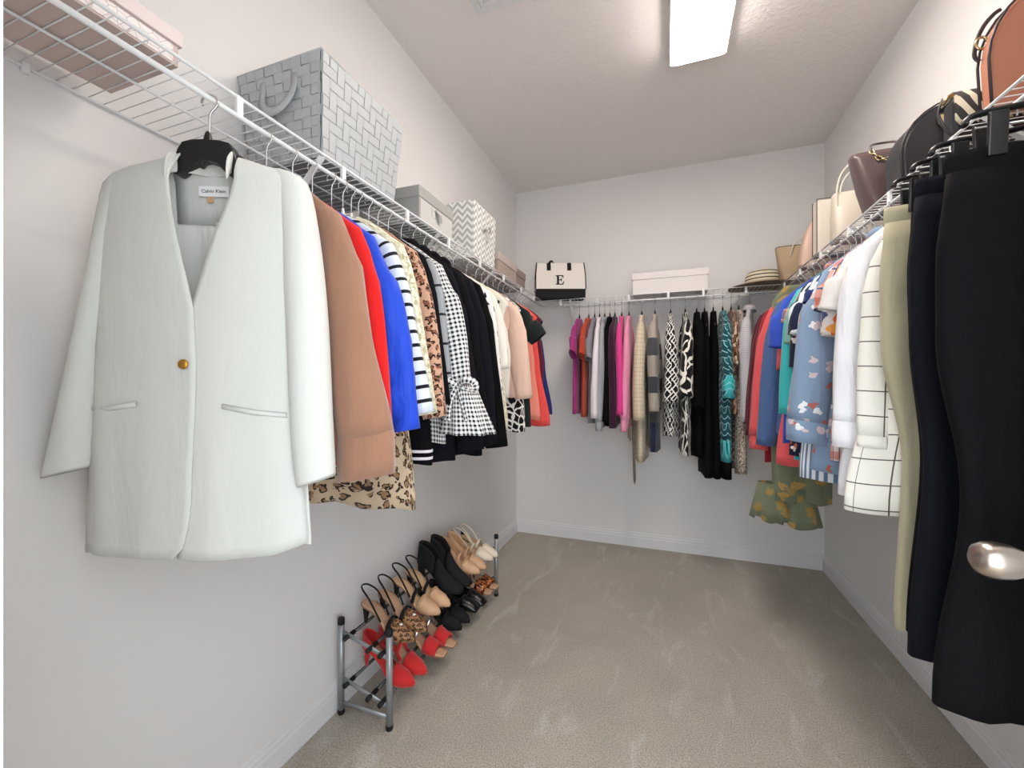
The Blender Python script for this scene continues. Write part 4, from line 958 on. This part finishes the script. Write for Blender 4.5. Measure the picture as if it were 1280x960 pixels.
# ------------------------------------------------------------------ shoe rack
m_rackm = material('rack_grey_metal', '9fa3a6', rough=.35, metal=.5); m_rub = material('black_rubber', '131314', rough=.6); m_rackd = material('rack_dark_rod', '4a4b4d', rough=.35, metal=.6)
RY0, RY1, RXW, RXF, RH = 1.225, 2.205, -1.112, -.902, .345
rack = thing('shoe_rack', 'two tier grey metal shoe rack against the left wall', 'shoe rack', ((RXW+RXF)/2, (RY0+RY1)/2, 0))
rx0, rx1, ry = RXW-(RXW+RXF)/2, RXF-(RXW+RXF)/2, (RY1-RY0)/2
TIERS = ((-.072, .287, .078, .258), (-.072, .118, .078, .088))      # (x back, z back, x front, z front)
for sy in (-1, 1):
    for x in (rx0, rx1):
        p = MB().tube([(x, sy*ry, .012), (x, sy*ry, RH-.015)], .0115, 12).build('post', m_rackm, rack)
        MB().lathe([(.0125, RH-.02), (.0125, RH), (.010, RH+.003)], 12, (x, sy*ry, 0)).build('cap', m_rub, p)
        MB().lathe([(.0125, 0), (.013, .012), (.0125, .016)], 12, (x, sy*ry, 0)).build('foot', m_rub, p)
    for z0, z1 in ((.30, .243), (.131, .075), (.04, .04)):
        MB().tube([(rx0, sy*ry, z0), (rx1, sy*ry, z1)], .009, 8, flat=.5).build('cross_bar', m_rackm, rack)
for xb, zb, xf, zf in TIERS:
    for x, z in ((xb, zb), (xf, zf), (xf-.05, zf+.008)):
        r_ = MB().tube([(x, -ry+.01, z), (x, ry-.01, z)], .006, 10).build('shelf_rod', m_rackd, rack)
        for sy in (-1, 1):
            MB().tube([(x, sy*(ry-.03), z), (x, sy*(ry+.022), z)], .0085, 10).build('rod_end', m_rub, r_)

# ------------------------------------------------------------------ shoes
def shoe(label, xy, zr, mats, heel=.075, style='pump', toe=.004, sling=False, strap=None, group=None, rz=0.0, L=.235, pitch=.15, ornament=None, wide=1.0, name='pump'):
    """toe along local +x; origin under the heel"""
    upper, insole, solem, heelm = mats
    t = thing(name, label, 'shoe', (xy[0], xy[1], zr), rz, group); t.rotation_euler = (0, pitch, rz)
    def zs(s): return heel*interp([(0, 1), (.16, .97), (.72, 0), (1.0, .03)], s)
    def wd(s): return wide*interp([(0, .012), (.04, .022), (.14, .029), (.40, .025), (.68, .038), (.82, .032), (.93, .018 if toe < .012 else .027), (1, toe)], s)
    S = [0, .02, .05, .1, .16, .24, .32, .4, .48, .56, .62, .68, .74, .8, .86, .91, .95, .98, 1]
    so = [[(s*L, wd(s)*a, zs(s)+dz) for a, dz in ((-1, 0), (-.95, -.004), (.95, -.004), (1, 0), (.0, .001))] for s in S]
    MB().loft(so, True, True, True).build('sole', solem, t)
    MB().loft([[(s*L, wd(s)*a*.97, zs(s)+.0035) for a in (-1, -.5, 0, .5, 1)] for s in S], closed=False).build('insole', insole, t, solid=.001)
    vs_ = .60 if style != 'bootie' else .42
    hs = {'pump': [(0, .056), (.1, .050), (.3, .030), (.5, .020), (.6, .026)], 'dorsay': [(0, .058), (.1, .052), (.24, .02), (.4, .004), (.55, .012), (.6, .026)], 'bootie': [(0, .095), (.2, .09), (.4, .08)], 'sandal': [(0, .05), (.1, .044), (.2, .012), (.3, .003), (.55, .003), (.6, .02)]}[style]
    dh = interp
    def vh(s): return interp([(.42, .078), (.6, .048 if style != 'bootie' else .06), (.8, .040), (.94, .026), (1, .012)], s)
    def wall(s0, s1, k=6):
        st = [s for s in S if s0 <= s <= s1]; rg = []
        for s in st:
            hh = interp(hs, s); row = []
            for i in range(k+1): row.append((s*L-(.004*(i/k) if s == 0 else 0), -wd(s)*(1-.18*(i/k)**1.5), zs(s)+hh*i/k))
            rg.append(row)
        rg2 = [[(x, -y, z) for x, y, z in r] for r in rg]
        full = list(reversed(rg))+rg2
        return MB().loft(full, closed=False)
    if not sling: wall(0, vs_).build('quarter', upper, t, solid=.002)
    else:
        if style == 'dorsay': wall(.4, vs_)
        z0 = zs(.45)+.008
        MB().tube(smooth_path([(.44*L, -.026, z0), (.2*L, -.030, heel+.036), (.02*L, -.02, heel+.060), (-.012, 0, heel+.063), (.02*L, .02, heel+.060), (.2*L, .030, heel+.036), (.44*L, .026, z0)], 6), .0042, 8, flat=.5).build('slingback_strap', sling, t)
    # vamp
    e1 = 1.0 if style != 'sandal' else .86
    st = [s for s in S if vs_ <= s <= e1] if vs_ in S else [vs_]+[s for s in S if vs_ < s <= e1]
    rg = []
    for s in st:
        row = []
        for i in range(13):
            a = PI*i/12; row.append((s*L+(.012*math.sin(a) if s == st[0] and style != 'bootie' else 0), -wd(s)*1.02*math.cos(a), zs(s)+vh(s)*math.sin(a)**.8))
        rg.append(row)
    MB().loft(rg, closed=False, cap1=False).build('vamp', upper, t, solid=.002)
    if strap:
        x, h_, m_ = strap
        s = x
        MB().loft([[(s*L-.006, wd(s)*1.03*math.cos(a), zs(s)+h_*math.sin(a)), (s*L+.008, wd(s)*1.03*math.cos(a), zs(s)+h_*math.sin(a))] for a in [PI*k/12 for k in range(13)]], closed=False).build('instep_strap', m_, t, solid=.003)
    if ornament:
        MB().lathe([(0, .005), (.004, .0045), (.0065, .002), (.007, 0)], 12, (.74*L, 0, zs(.74)+vh(.74)+.001)).build('ornament', ornament, t)
    if heel > .02:
        hr = []
        for q in (0, .15, .4, .75, 1):
            g = lerp(1, .26, min(1, q**.6)) if style != 'bootie' else lerp(1, .7, q)
            hr.append([(.020+.004*q+.019*g*math.cos(a), .023*g*math.sin(a), lerp(heel-.002, .001, q)) for a in [2*PI*k/14 for k in range(14)]])
        MB().loft(hr, True, True, True).build('heel', heelm, t)
    return t
s_red = material('red_suede', 'c41d1e', rough=.75, sheen=.3); s_nude = material('nude_leather', 'cda581', rough=.4); s_gold = material('nude_insole', 'd0ae86', rough=.5)
s_blk = material('black_suede', '101012', rough=.85); s_blkp = material('black_patent', '111113', rough=.25); s_beige = material('beige_insole', 'c79f80', rough=.6)
s_leo = material('leopard_calf', None, rough=.6, pat=p_leopard('a97c54', '6e4528', '1e1410', 60)); s_ivory = material('ivory_strap', 'e4d8c4', rough=.5); s_sole = material('tan_sole', '8c6a50', rough=.6)
s_tort = material('tortoise_patent', None, rough=.2, pat=p_floral('7c3d1d', ['2b120a', 'b46a35'], 60, .7, .45)); s_pearl = material('pearl_ornament', 'f0ece6', rough=.2); s_silver = material('silver_buckle', 'd8d8d8', rough=.2, metal=1)
BX = (RXW+RXF)/2
def pair(label, near, ys, tier, mats, group, dx=0.0, **kw):
    xb, zb, xf, zf = TIERS[tier]
    for i, y in enumerate(ys):
        shoe(label+' next to the '+near[i], (BX+xb-.022+dx+(.008 if i else 0), y), zb+.004, mats, group=group, rz=(-.05 if i else .04)+kw.get('turn', 0), **{k: v for k, v in kw.items() if k != 'turn'})
pair('leopard print slingback pump with pearl stud', ('rack end post', 'gold nude slingbacks'), (1.315, 1.405), 0, (s_leo, s_beige, s_sole, s_blk), 'leopard slingback pair', heel=.075, style='dorsay', sling=s_blk, ornament=s_pearl, strap=(.58, .05, s_blk))
pair('gold nude slingback heel with black trim', ('leopard slingbacks', 'black booties'), (1.505, 1.595), 0, (s_nude, s_gold, s_sole, s_blk), 'gold nude slingback pair', heel=.08, style='dorsay', sling=s_blk, strap=(.50, .045, s_blk))
pair('black suede ankle bootie', ('gold nude slingbacks', 'nude pumps'), (1.70, 1.795), 0, (s_blk, s_blk, s_blk, s_blk), 'black bootie pair', heel=.08, style='bootie', toe=.016, name='bootie', wide=1.1)
pair('nude leather pointed pump', ('black booties', 'ivory slingbacks'), (1.895, 1.975), 0, (s_nude, s_gold, s_sole, s_nude), 'nude pump pair', heel=.075, style='pump', strap=(.5, .05, s_nude))
pair('ivory pointed slingback with thin straps', ('nude pumps', 'rack end post'), (2.065, 2.135), 0, (s_ivory, s_gold, s_sole, s_ivory), 'ivory slingback pair', heel=.05, style='dorsay', sling=s_ivory, strap=(.48, .042, s_ivory))
pair('red suede pointed pump with instep strap', ('rack end post', 'red open toe sandals'), (1.32, 1.41), 1, (s_red, s_beige, s_sole, s_red), 'red pointed pump pair', heel=.08, style='pump', strap=(.46, .052, s_red))
pair('red open toe sandal with silver buckle', ('red pointed pumps', 'black suede pumps'), (1.515, 1.605), 1, (s_red, s_beige, s_sole, s_red), 'red sandal pair', dx=.02, heel=.06, style='sandal', toe=.02, sling=s_red, strap=(.42, .045, s_silver), name='sandal')
pair('black suede pointed pump on the lower tier', ('red sandals', 'black loafers'), (1.70, 1.785), 1, (s_blk, s_blk, s_blk, s_blk), 'black pointed pump pair', heel=.07, style='pump')
pair('black patent loafer with rounded toe', ('black suede pumps', 'tortoise sandals'), (1.875, 1.96), 1, (s_blkp, s_blk, s_blk, s_blk), 'black loafer pair', heel=.025, style='pump', toe=.022, wide=1.1, name='loafer')
pair('brown tortoise patent sandal', ('black loafers', 'rack end post'), (2.05, 2.135), 1, (s_tort, s_beige, s_sole, s_tort), 'tortoise sandal pair', heel=.04, style='sandal', toe=.022, sling=s_tort, name='sandal', wide=1.1)
